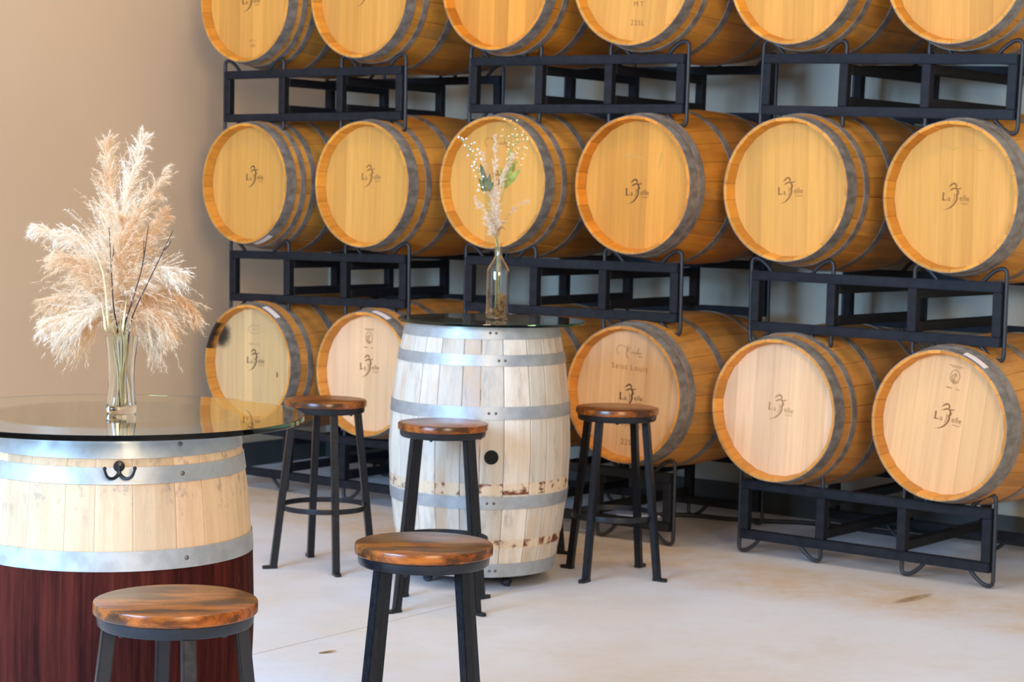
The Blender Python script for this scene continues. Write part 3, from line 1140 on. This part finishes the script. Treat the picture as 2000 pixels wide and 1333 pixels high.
# ------------------------------------------------------------------ bar stools
SEAT_Z, SEAT_R = 0.648, 0.158
seat_m = lathe('seat', [(0.0001, 0.0), (SEAT_R - 0.004, 0.0), (SEAT_R - 0.0012, -0.0012), (SEAT_R, -0.004), (SEAT_R, -0.021), (SEAT_R - 0.003, -0.024), (0.0001, -0.024)], 64, M['seat'])
apron_m = lathe('seat_ring', [(0.150, 0.0), (0.1515, -0.002), (0.1495, -0.020), (0.1455, -0.024), (0.122, -0.024), (0.122, 0.0)], 56, M['stool_steel'], True, True)
ring_m = lathe('foot_ring', [(0.163, 0.010), (0.1655, 0.010), (0.1665, 0.0), (0.1655, -0.010), (0.163, -0.010), (0.162, 0.0)], 56, M['stool_steel'], True, True)


def leg_mesh():
    r0, z0, r1, z1 = 0.128, SEAT_Z - 0.047, 0.196, 0.006
    w = 0.0265
    V = []
    for r, z in ((r0, z0), (r1, z1)):
        for dx, dy in ((-1, -1), (1, -1), (1, 1), (-1, 1)):
            V.append((r + dx * w / 2, dy * w / 2, z))
    F = [(3, 2, 1, 0), (4, 5, 6, 7), (0, 1, 5, 4), (1, 2, 6, 5), (2, 3, 7, 6), (3, 0, 4, 7)]
    m = mesh_from('leg', V, F, False, M['stool_steel'])
    bm = bmesh.new()
    bm.from_mesh(m)
    bmesh.ops.bevel(bm, geom=list(bm.edges), offset=0.003, segments=2, affect='EDGES')
    bm.to_mesh(m)
    bm.free()
    return m


def foot_mesh():
    pts = [(0.182, -0.013), (0.215, -0.013)] + [(0.226 + 0.013 * math.cos(a), 0.013 * math.sin(a)) for a in [math.radians(x) for x in range(-90, 91, 30)]] + [(0.215, 0.013), (0.182, 0.013)]
    k = len(pts)
    V = [(x, y, 0.0) for x, y in pts] + [(x, y, 0.011) for x, y in pts]
    F = [tuple(range(k - 1, -1, -1)), tuple(k + i for i in range(k))] + [(i, (i + 1) % k, k + (i + 1) % k, k + i) for i in range(k)]
    return mesh_from('foot', V, F, False, M['stool_steel'])


LEG_M, FOOT_M = leg_mesh(), foot_mesh()
bolt_m = lathe('bolt', [(0.0001, -0.006), (0.005, -0.005), (0.006, 0.0), (0.0001, 0.0)], 10, M['stool_steel'])


def make_stool(loc, base, label):
    t = thing('bar_stool', label, 'stool', (loc[0], loc[1], 0.0), math.radians(base), 'round wooden bar stools')
    obj('seat', seat_m, t, (0, 0, SEAT_Z), (0, 0, math.radians(-base + 8)))
    obj('seat_ring', apron_m, t, (0, 0, SEAT_Z - 0.024))
    for i in range(4):
        an = math.pi / 2 * i
        lg = obj('leg', LEG_M, t, rot=(0, 0, an))
        obj('foot', FOOT_M, lg)
        obj('bolt', bolt_m, t, (0.135 * math.cos(an + 0.55), 0.135 * math.sin(an + 0.55), SEAT_Z - 0.048))
    obj('foot_ring', ring_m, t, (0, 0, 0.235))
    return t


STOOLS = [((-0.638, 3.845), 20, 'bar stool in front of the red-waisted table barrel, largest seat in view'),
          ((-0.190, 4.545), 44, 'bar stool with a brown streaked seat standing alone on the open floor in front'),
          ((-0.711, 7.700), 20, 'bar stool behind the large glass top, its foot ring fully in view'),
          ((-0.234, 7.000), 43, 'bar stool directly in front of the whitewashed table barrel, overlapping its side'),
          ((0.408, 7.660), 56, 'bar stool to the side of the whitewashed table barrel, before the script-lettered barrel'),
          ((0.040, 8.170), -24, 'bar stool hidden behind the whitewashed table barrel, one leg showing')]
for (loc, base, lab) in STOOLS:
    make_stool(loc, base, lab)

# ------------------------------------------------------------------ vase with pampas grass
VB = Vector((-0.896, 4.61, 2 * nh + 0.0135))


def vase_mesh():
    H = 0.178
    zs = [0.0, 0.004, 0.02, 0.045, 0.08, 0.115, 0.15, 0.17, H]
    half = [0.030, 0.032, 0.0315, 0.0285, 0.0255, 0.0255, 0.028, 0.030, 0.0305]
    n = 32

    def ring(hw, tw, z):
        out = []
        for i in range(n):
            a = 2 * math.pi * i / n
            c, s = math.cos(a), math.sin(a)
            p = 5.0
            r = hw / ((abs(c) ** p + abs(s) ** p) ** (1 / p))
            out.append((r * math.cos(a + tw), r * math.sin(a + tw), z))
        return out
    V, F = [], []
    rings = [ring(hw, 0.35 + 0.55 * z / H, z) for hw, z in zip(half, zs)]
    inner = [ring(hw - 0.0035, 0.35 + 0.55 * z / H, z) for hw, z in zip(half, zs) if z > 0.015]
    inner.reverse()
    allr = rings + inner
    for r_ in allr:
        V += r_
    for k in range(len(allr) - 1):
        for i in range(n):
            j = (i + 1) % n
            F.append((k * n + i, k * n + j, (k + 1) * n + j, (k + 1) * n + i))
    F.append(tuple(range(n - 1, -1, -1)))
    o_ = (len(allr) - 1) * n
    F.append(tuple(o_ + i for i in range(n)))
    return mesh_from('vase', V, F, True, M['glass_clear'])


vm = vase_mesh()
vm.set_sharp_from_angle(angle=math.radians(60))
vase = obj('glass_vase', vm, None, VB)
tag(vase, 'twisted square clear glass vase holding pampas grass on the large glass top', 'vase')

PXM = 4.61 / FPX * 1.0


def vpt(px, py, dy=0.0):
    """World point seen at picture place (px, py) from the photograph's position, at the vase's distance plus dy."""
    u, v = px - 1000, py - 666.5
    c, s = math.cos(ROLL), math.sin(ROLL)
    u, v = c * u + s * v, -s * u + c * v
    cy = -v / FPX
    y = math.cos(PITCH) + cy * math.sin(PITCH)
    z = -math.sin(PITCH) + cy * math.cos(PITCH)
    d = (4.61 + dy) / y
    return Vector((u / FPX * d, y * d, CAM_H + z * d))


def pampas(path, nb, per, blen, flen, width, droop, seed):
    """Feathery plume: branchlets off the rachis, short fibres off every branchlet."""
    g = np.random.default_rng(seed)
    P = np.array([tuple(p) for p in smooth_path(path, 10)])
    K = len(P)
    t = np.sort(g.random(nb)) * 0.98
    idx = np.clip((t * (K - 1)).astype(int), 0, K - 2)
    fr = (t * (K - 1) - idx)[:, None]
    base = P[idx] * (1 - fr) + P[idx + 1] * fr
    tan = P[idx + 1] - P[idx]
    tan /= np.linalg.norm(tan, axis=1)[:, None]
    rnd = g.normal(size=(nb, 3))
    rad = rnd - (rnd * tan).sum(1)[:, None] * tan
    rad /= np.linalg.norm(rad, axis=1)[:, None]
    env = 1.25 * (1 - t) ** 0.75 + 0.20
    ln = blen * env * g.uniform(0.6, 1.2, nb)
    d = tan + rad * g.uniform(0.18, 0.72, nb)[:, None]
    d /= np.linalg.norm(d, axis=1)[:, None]
    wob = g.normal(size=(nb, 3)) * 0.22
    n = nb * per
    b = np.repeat(np.arange(nb), per)
    s_ = g.random(n) ** 0.8
    L_ = ln[b]

    def bp(q):
        c = base[b] + d[b] * (L_ * q)[:, None] + wob[b] * (L_ * q * q)[:, None]
        c[:, 2] -= droop * L_ * q * q
        return c
    o = bp(s_)
    tg = bp(s_ + 0.05) - o
    tg /= np.linalg.norm(tg, axis=1)[:, None]
    fd = tg + g.normal(size=(n, 3)) * 0.42
    fd /= np.linalg.norm(fd, axis=1)[:, None]
    fl_ = flen * g.uniform(0.4, 1.25, n) * (1.1 - 0.5 * s_)
    sd = np.cross(fd, g.normal(size=(n, 3)))
    sd /= np.linalg.norm(sd, axis=1)[:, None]
    S = 3
    V = np.zeros((n, S, 2, 3))
    curl = g.normal(size=(n, 3)) * 0.25
    for k in range(S):
        f = k / (S - 1)
        c = o + fd * (fl_ * f)[:, None] + curl * (fl_ * f * f)[:, None]
        c[:, 2] -= 0.25 * fl_ * f * f
        w = width * (1 - 0.8 * f)
        V[:, k, 0] = c + sd * w
        V[:, k, 1] = c - sd * w
    V = V.reshape(-1, 3)
    bb = (np.arange(n) * S * 2)[:, None]
    F = np.concatenate([np.concatenate([bb + 2 * k, bb + 2 * k + 1, bb + 2 * k + 3, bb + 2 * k + 2], axis=1) for k in range(S - 1)])
    return V, F


def fluff_mesh(name, V, F, mat):
    m = bpy.data.meshes.new(name)
    m.vertices.add(len(V))
    m.vertices.foreach_set('co', V.astype(np.float32).ravel())
    m.loops.add(len(F) * 4)
    m.loops.foreach_set('vertex_index', F.astype(np.int32).ravel())
    m.polygons.add(len(F))
    m.polygons.foreach_set('loop_start', np.arange(0, len(F) * 4, 4, dtype=np.int32))
    m.polygons.foreach_set('loop_total', np.full(len(F), 4, dtype=np.int32))
    m.update(calc_edges=True)
    m.materials.append(mat)
    return m


# picture points (via, tip), depth offset, number of fibres, fibre length, droop, label
PLUMES = [
    ((232, 500), (243, 400), (283, 262), 0.02, 2600, 0.070, 0.1, 'tallest cream pampas plume, pointing straight up from the glass vase'),
    ((222, 480), (214, 380), (207, 274), 0.05, 2300, 0.060, 0.1, 'second tallest cream pampas plume, with a thin pointed top, beside the tallest'),
    ((245, 500), (268, 430), (322, 330), -0.03, 2000, 0.055, 0.15, 'cream pampas plume leaning toward the barrels high in the bouquet'),
    ((205, 520), (160, 468), (64, 442), 0.03, 2200, 0.062, 0.35, 'cream pampas plume reaching out sideways toward the bare wall, highest on that side'),
    ((200, 560), (160, 515), (106, 503), -0.03, 1900, 0.060, 0.35, 'short cream pampas plume under the sideways-reaching one'),
    ((198, 590), (155, 580), (92, 588), 0.04, 2000, 0.060, 0.5, 'cream pampas plume spreading level over the bare wall side'),
    ((203, 610), (160, 618), (88, 630), -0.05, 2000, 0.060, 0.55, 'low cream pampas plume drooping toward the bare wall'),
    ((208, 615), (165, 640), (122, 664), 0.0, 1500, 0.050, 0.7, 'lowest cream pampas plume drooping over the vase rim, wall side'),
    ((250, 520), (285, 460), (322, 416), 0.05, 1700, 0.050, 0.2, 'cream pampas plume with a short tip beside the dark twigs'),
    ((255, 570), (300, 530), (350, 532), -0.04, 2000, 0.060, 0.45, 'cream pampas plume spreading level toward the barrels'),
    ((258, 600), (320, 568), (384, 610), 0.02, 2300, 0.060, 0.6, 'long cream pampas plume arching over toward the scorched barrel'),
    ((255, 620), (300, 612), (332, 640), -0.03, 1700, 0.055, 0.7, 'low cream pampas plume arching down on the barrel side'),
    ((250, 630), (290, 640), (302, 684), 0.03, 1300, 0.045, 0.8, 'cream pampas plume hanging lowest on the barrel side of the vase'),
    ((228, 580), (232, 520), (240, 430), -0.06, 2600, 0.075, 0.2, 'fullest cream pampas plume in the middle front of the bouquet'),
]
vroot = [VB + Vector((0.011 * math.cos(i * 2.4) * (0.3 + 0.7 * ((i * 7) % 5) / 4), 0.011 * math.sin(i * 2.4), 0.016)) for i in range(24)]
for i, (p1, p2, p3, dy, nf, ln, dr, lab) in enumerate(PLUMES):
    rt = vroot[i]
    rim = VB + Vector((0.017 * math.cos(i * 1.7), 0.017 * math.sin(i * 1.7), 0.178))
    A, B, C = vpt(*p1, dy * 0.5), vpt(*p2, dy), vpt(*p3, dy * 1.3)
    t = thing('pampas_grass', lab, 'pampas grass', tuple(rt), 0, 'pampas grass in the vase')
    inv = -rt
    path = [rt, (rt + rim) / 2, rim, (rim + A) / 2 + Vector((0, 0, 0.004)), A]
    P = [p + inv for p in smooth_path(path, 4)]
    obj('stem', tube('stem', P, 0.0018, 6, M['stem_straw']), t)
    V, F = pampas([rim * 0.35 + A * 0.65 + inv, A + inv, B + inv, C + inv], int(nf * 0.072), 80, ln * 1.50, 0.0145, 0.00040, dr, 100 + i)
    o = obj('plume', fluff_mesh('plume', V, F, M['fluff'] if i % 3 else M['fluff_pale']), t)

TWIGS = [(((222, 600), (217, 520), (213, 445)), ((217, 515), (222, 475)), 'dark bare twig with a fork, upright at the front of the pampas bouquet'),
         (((258, 590), (278, 520), (290, 440)), ((276, 528), (281, 470)), 'dark bare twig standing in the barrel side of the pampas bouquet'),
         (((262, 610), (300, 530), (338, 450)), ((320, 490), (334, 470)), 'thin dark twig leaning outward nearest the scorched barrel')]
for i, (pts, fork, lab) in enumerate(TWIGS):
    rt = vroot[15 + i]
    rim = VB + Vector((-0.006 + 0.012 * i, -0.012, 0.178))
    W = [vpt(*p, -0.085) for p in pts]
    t = thing('twig', lab, 'twig', tuple(rt), 0, 'dark twigs in the vase')
    P = [p - rt for p in smooth_path([rt, rim] + W, 5)]
    obj('stem', tube('stem', P, [0.0024 - 0.0014 * q / (len(P) - 1) for q in range(len(P))], 6, M['twig']), t)
    Q = [vpt(*fork[0], -0.085) - rt, (vpt(*fork[0], -0.085) + vpt(*fork[1], -0.085)) / 2 - rt + Vector((0.003, 0, 0)), vpt(*fork[1], -0.09) - rt]
    obj('side_shoot', tube('side_shoot', Q, [0.0014, 0.0012, 0.0007], 6, M['twig']), t)

BLADES = [((212, 640), (200, 530), (165, 455), 0.004, 'long straw-coloured grass blade bending toward the bare wall'),
          ((208, 648), (203, 620), (196, 588), 0.005, 'short pale green grass blade at the vase rim, wall side'),
          ((240, 648), (243, 615), (247, 586), 0.005, 'short pale green grass blade at the vase rim, barrel side')]
for i, (p1, p2, p3, w, lab) in enumerate(BLADES):
    rt = vroot[19 + i]
    W = [vpt(*p, -0.1) for p in (p1, p2, p3)]
    rim = VB + Vector((-0.012 + 0.012 * i, -0.016, 0.17))
    P = [p - rt for p in smooth_path([rt, rim] + W, 6)]
    k = len(P)
    V, F = [], []
    for q, p in enumerate(P):
        f = q / (k - 1)
        ww = w / 2 * (0.5 + 0.5 * math.sin(math.pi * min(1, f * 1.02))) * (1 - 0.8 * max(0, f - 0.75) * 4)
        V += [tuple(p + Vector((ww, 0, 0))), tuple(p + Vector((0, -ww * 0.4, 0))), tuple(p - Vector((ww, 0, 0)))]
    for q in range(k - 1):
        F += [(3 * q, 3 * q + 1, 3 * q + 4, 3 * q + 3), (3 * q + 1, 3 * q + 2, 3 * q + 5, 3 * q + 4)]
    o = obj('grass_blade', mesh_from('grass_blade', V, F, True, M['stem_straw'] if i == 0 else M['stem_pale']), None, tuple(rt))
    tag(o, lab, 'grass blade', 'grass blades in the vase')

# ------------------------------------------------------------------ bottle with dried flowers
BB = Vector((-0.058, 7.56, fz0 + 2 * fh + 0.0115))
BHt = 0.272


def bottle_mesh():
    outer = [(0.0001, 0.0), (0.040, 0.0), (0.0435, 0.004), (0.0435, 0.172), (0.0415, 0.186), (0.033, 0.202), (0.020, 0.222), (0.0145, 0.235), (0.0140, 0.262), (0.0160, 0.263), (0.0160, 0.272),
             (0.0125, 0.272), (0.0115, 0.262), (0.0115, 0.236), (0.017, 0.222), (0.030, 0.202), (0.0385, 0.186), (0.0405, 0.172), (0.0405, 0.010), (0.036, 0.006), (0.0001, 0.006)]
    return lathe('glass_bottle', outer, 48, M['glass_clear'])


bot = obj('glass_bottle', bottle_mesh(), None, BB)
tag(bot, 'clear glass bottle of dried flowers on the small round glass top', 'bottle')


def bpt(px, py, dy=0.0):
    u, v = px - 1000, py - 666.5
    c, s = math.cos(ROLL), math.sin(ROLL)
    u, v = c * u + s * v, -s * u + c * v
    cy = -v / FPX
    y = math.cos(PITCH) + cy * math.sin(PITCH)
    z = -math.sin(PITCH) + cy * math.cos(PITCH)
    d = (7.56 + dy) / y
    return Vector((u / FPX * d, y * d, CAM_H + z * d))


# dried leaf scraps lying in the bottle
parts = []
g = random.Random(3)
for i in range(64):
    rr = 0.032 * math.sqrt(g.random())
    an = g.uniform(-1.2, 1.2) if i % 4 else g.uniform(0, 6.28)
    z = 0.009 + 0.085 * g.random() * (0.35 if i % 4 == 0 else 1)
    bm = bmesh.new()
    bmesh.ops.create_icosphere(bm, subdivisions=1, radius=1)
    bmesh.ops.scale(bm, vec=(g.uniform(0.007, 0.013), g.uniform(0.005, 0.009), g.uniform(0.006, 0.012)), verts=bm.verts)
    bmesh.ops.rotate(bm, cent=(0, 0, 0), matrix=Matrix.Rotation(g.uniform(0, 3), 3, Vector((g.random(), g.random(), g.random() + 0.1)).normalized()), verts=bm.verts)
    bmesh.ops.translate(bm, vec=(rr * 0.9 * math.cos(an), rr * 0.9 * math.sin(an), z), verts=bm.verts)
    parts.append(([tuple(v.co) for v in bm.verts], [tuple(v.index for v in f.verts) for f in bm.faces]))
    bm.free()
o = obj('dried_petals', mesh_from('dried_petals', *join_geo(parts), False, M['dry_leaf']), None, BB)
tag(o, 'brown dried petals and leaf scraps heaped inside the clear bottle', 'dried petals', None, 'stuff')

SPR = [
    ('dried_grass', ((966, 440), (966, 360), (968, 262)), 900, 0.040, 0.05, 'fluff_pale', 'tall cream grass plume rising straight out of the bottle neck'),
    ('dried_grass', ((966, 450), (962, 380), (938, 290)), 700, 0.034, 0.15, 'fluff_pale', 'cream grass plume beside the tall one, leaning toward the left wall'),
    ('dried_grass', ((969, 440), (978, 360), (1002, 300)), 700, 0.034, 0.15, 'fluff_pale', 'cream grass plume beside the green leaves, leaning away from the left wall'),
    ('dried_grass', ((964, 455), (948, 415), (924, 382)), 420, 0.030, 0.3, 'fluff_pale', 'short low cream grass plume under the white flower sprig'),
    ('dried_grass', ((970, 455), (1000, 410), (1036, 388)), 260, 0.022, 0.3, 'fluff', 'thin wispy grass plume reaching out low toward the smeared-logo barrel'),
]
for i, (nm, pts, nf, ln, dr, mt, lab) in enumerate(SPR):
    W = [bpt(*p, (-0.015, 0.02, -0.02, -0.03, 0.03)[i]) for p in pts]
    rt = BB + Vector((0.012 * math.cos(i * 1.9), 0.012 * math.sin(i * 1.9), 0.012))
    nk = BB + Vector((0.006 * math.cos(i * 1.3), 0.006 * math.sin(i * 1.3), 0.255))
    t = thing(nm, lab, 'dried grass', tuple(rt), 0, 'dried grass in the bottle')
    obj('stem', tube('stem', [p - rt for p in smooth_path([rt, (rt + nk) / 2, nk, W[0]], 4)], 0.0013, 6, M['stem_straw']), t)
    V, F = pampas([W[0] * 0.8 + nk * 0.2 - rt, W[0] * 0.9 + W[1] * 0.1 - rt, W[1] - rt, W[2] - rt], int(nf * 0.15), 40, ln * 0.85, 0.011, 0.0010, dr, 300 + i)
    obj('plume', fluff_mesh('plume', V, F, M[mt]), t)


def ico(c, r, sub=1):
    bm = bmesh.new()
    bmesh.ops.create_icosphere(bm, subdivisions=sub, radius=r)
    bmesh.ops.translate(bm, vec=c, verts=bm.verts)
    out = ([tuple(v.co) for v in bm.verts], [tuple(v.index for v in f.verts) for f in bm.faces])
    bm.free()
    return out


def flower_sprig(label, spine, blooms, bl_mat, st_mat, rad, dy, seed):
    g = random.Random(seed)
    rt = BB + Vector((g.uniform(-0.012, 0.012), g.uniform(-0.012, 0.012), 0.012))
    nk = BB + Vector((g.uniform(-0.006, 0.006), g.uniform(-0.006, 0.006), 0.255))
    W = [bpt(*p, dy) for p in spine]
    t = thing('flower_sprig', label, 'flower sprig', tuple(rt), 0, 'flower sprigs in the bottle')
    P = smooth_path([rt, (rt + nk) / 2, nk] + W, 4)
    geo = [tube_geo([p - rt for p in P], 0.0011, 6)]
    heads = []
    half = P[len(P) // 2:]
    for (px, py) in blooms:
        c = bpt(px, py, dy + g.uniform(-0.02, 0.02))
        b = min(half, key=lambda p: (p - c).length + max(0, p.z - c.z + 0.015) * 4)
        geo.append(tube_geo([b - rt, (b + c) / 2 - rt + Vector((0, 0, -0.003)), c - rt], 0.0006, 4))
        heads.append(ico(c - rt, rad * g.uniform(0.75, 1.25)))
    obj('stem', mesh_from('stem', *join_geo(geo), False, M[st_mat]), t)
    o = obj('blossoms', mesh_from('blossoms', *join_geo(heads), True, M[bl_mat]), t)
    o['kind'] = 'stuff'
    o['label'] = 'small round dried blossoms'


g = random.Random(5)
wb = [(896, 268), (905, 273), (911, 271), (908, 284), (921, 281), (927, 279), (919, 292), (924, 296), (933, 292), (914, 304), (931, 303), (930, 311), (940, 311), (927, 317), (922, 325), (926, 333), (932, 328), (929, 345), (938, 340), (941, 352),
      (936, 362), (934, 372), (943, 366), (927, 322), (938, 330), (946, 376), (902, 270), (916, 287), (937, 300), (944, 345)]
flower_sprig('sprig of tiny white dried flowers leaning toward the left wall, sticking out of the bottle', ((960, 440), (945, 370), (925, 310), (900, 270)), wb, 'white_flower', 'stem_green', 0.0048, -0.03, 21)
yb = [(g.gauss(1000, 15), g.gauss(272, 16)) for _ in range(26)] + [(g.gauss(1008, 10), g.gauss(300, 10)) for _ in range(14)] + [(1007, 252), (1022, 258), (1025, 288), (1015, 330), (1003, 328)]
flower_sprig('sprig of cream yellow dried flowers leaning away from the left wall at the bottle', ((968, 440), (980, 370), (995, 310), (1005, 270)), yb, 'cream_flower', 'stem_green', 0.0042, 0.01, 22)


def leaf_sprig(label, spine, leaves, mat, dy, seed):
    g = random.Random(seed)
    rt = BB + Vector((g.uniform(-0.01, 0.01), g.uniform(-0.01, 0.01), 0.012))
    nk = BB + Vector((g.uniform(-0.005, 0.005), g.uniform(-0.005, 0.005), 0.255))
    W = [bpt(*p, dy) for p in spine]
    t = thing('leaf_sprig', label, 'leaf sprig', tuple(rt), 0, 'leaf sprigs in the bottle')
    P = smooth_path([rt, (rt + nk) / 2, nk] + W, 4)
    obj('stem', tube('stem', [p - rt for p in P], 0.0012, 6, M['stem_green']), t)
    for (x0, y0, x1, y1, wd) in leaves:
        a_, b_ = bpt(x0, y0, dy), bpt(x1, y1, dy - 0.02)
        d = b_ - a_
        sd = d.cross(Vector((0, 1, 0.2))).normalized()
        nn = sd.cross(d).normalized()
        V, F = [], []
        K = 7
        for q in range(K):
            f = q / (K - 1)
            w = wd * math.sin(math.pi * (0.03 + 0.94 * f) ** 0.85)
            c = a_ + d * f + nn * (0.006 * math.sin(math.pi * f)) - rt
            V += [tuple(c - sd * w + nn * 0.002), tuple(c), tuple(c + sd * w + nn * 0.002)]
        for q in range(K - 1):
            F += [(3 * q, 3 * q + 1, 3 * q + 4, 3 * q + 3), (3 * q + 1, 3 * q + 2, 3 * q + 5, 3 * q + 4)]
        obj('leaf', mesh_from('leaf', V, F, True, M[mat]), t)


leaf_sprig('yellow green leaf sprig at the bottle on the side away from the left wall', ((970, 430), (985, 370), (990, 340)),
           [(986, 370, 1000, 322, 0.013), (988, 366, 1016, 330, 0.012), (985, 360, 978, 328, 0.008), (995, 345, 1008, 312, 0.009), (996, 320, 998, 290, 0.008)], 'leaf_green', 0.0, 31)
leaf_sprig('grey green leaf sprig at the bottle below the white flowers', ((962, 430), (950, 372), (945, 350)),
           [(950, 374, 934, 348, 0.008), (952, 374, 957, 340, 0.010), (950, 370, 942, 325, 0.009), (955, 376, 963, 356, 0.007), (948, 376, 940, 366, 0.008), (945, 350, 938, 320, 0.007)], 'leaf_teal', -0.02, 32)

# ------------------------------------------------------------------ small things on the floor
pth = smooth_path([(0.66, 9.10, 0.011), (0.84, 9.10, 0.011), (1.00, 9.02, 0.011), (1.18, 8.98, 0.011), (1.34, 8.96, 0.011), (1.50, 8.86, 0.011), (1.8, 8.62, 0.011)], 8)
h = obj('black_hose', tube('black_hose', pth, 0.0105, 8, M['black_rubber']))
tag(h, 'black hose lying curved on the floor along the back baseboard under the racks', 'hose')

sh = box_mesh('paper_sheet', 0.20, 0.14, 0.006, 0.001, M['white_sheet'])
o = obj('paper_sheet', sh, None, (0.60, 9.17, 0.0035), (0, 0, -0.1))
tag(o, 'flat white paper lying on the floor beneath the centre floor rack', 'paper')

lv = []
K = 8
for q in range(K):
    f = q / (K - 1)
    w = 0.006 * math.sin(math.pi * (0.05 + 0.9 * f)) + 0.001
    x = (f - 0.5) * 0.058
    lv += [(x, -w, 0.003 + 0.003 * f), (x, 0, 0.0008 + 0.004 * f * f), (x, w, 0.003 + 0.003 * f)]
lf = []
for q in range(K - 1):
    lf += [(3 * q, 3 * q + 1, 3 * q + 4, 3 * q + 3), (3 * q + 1, 3 * q + 2, 3 * q + 5, 3 * q + 4)]
o = obj('dry_leaf', mesh_from('dry_leaf', lv, lf, True, M['dry_leaf']), None, (-0.556, 6.229, 0.0), (0, 0, 0.5))
tag(o, 'small curled brown dry leaf lying on the bare concrete near the floor joint', 'leaf')
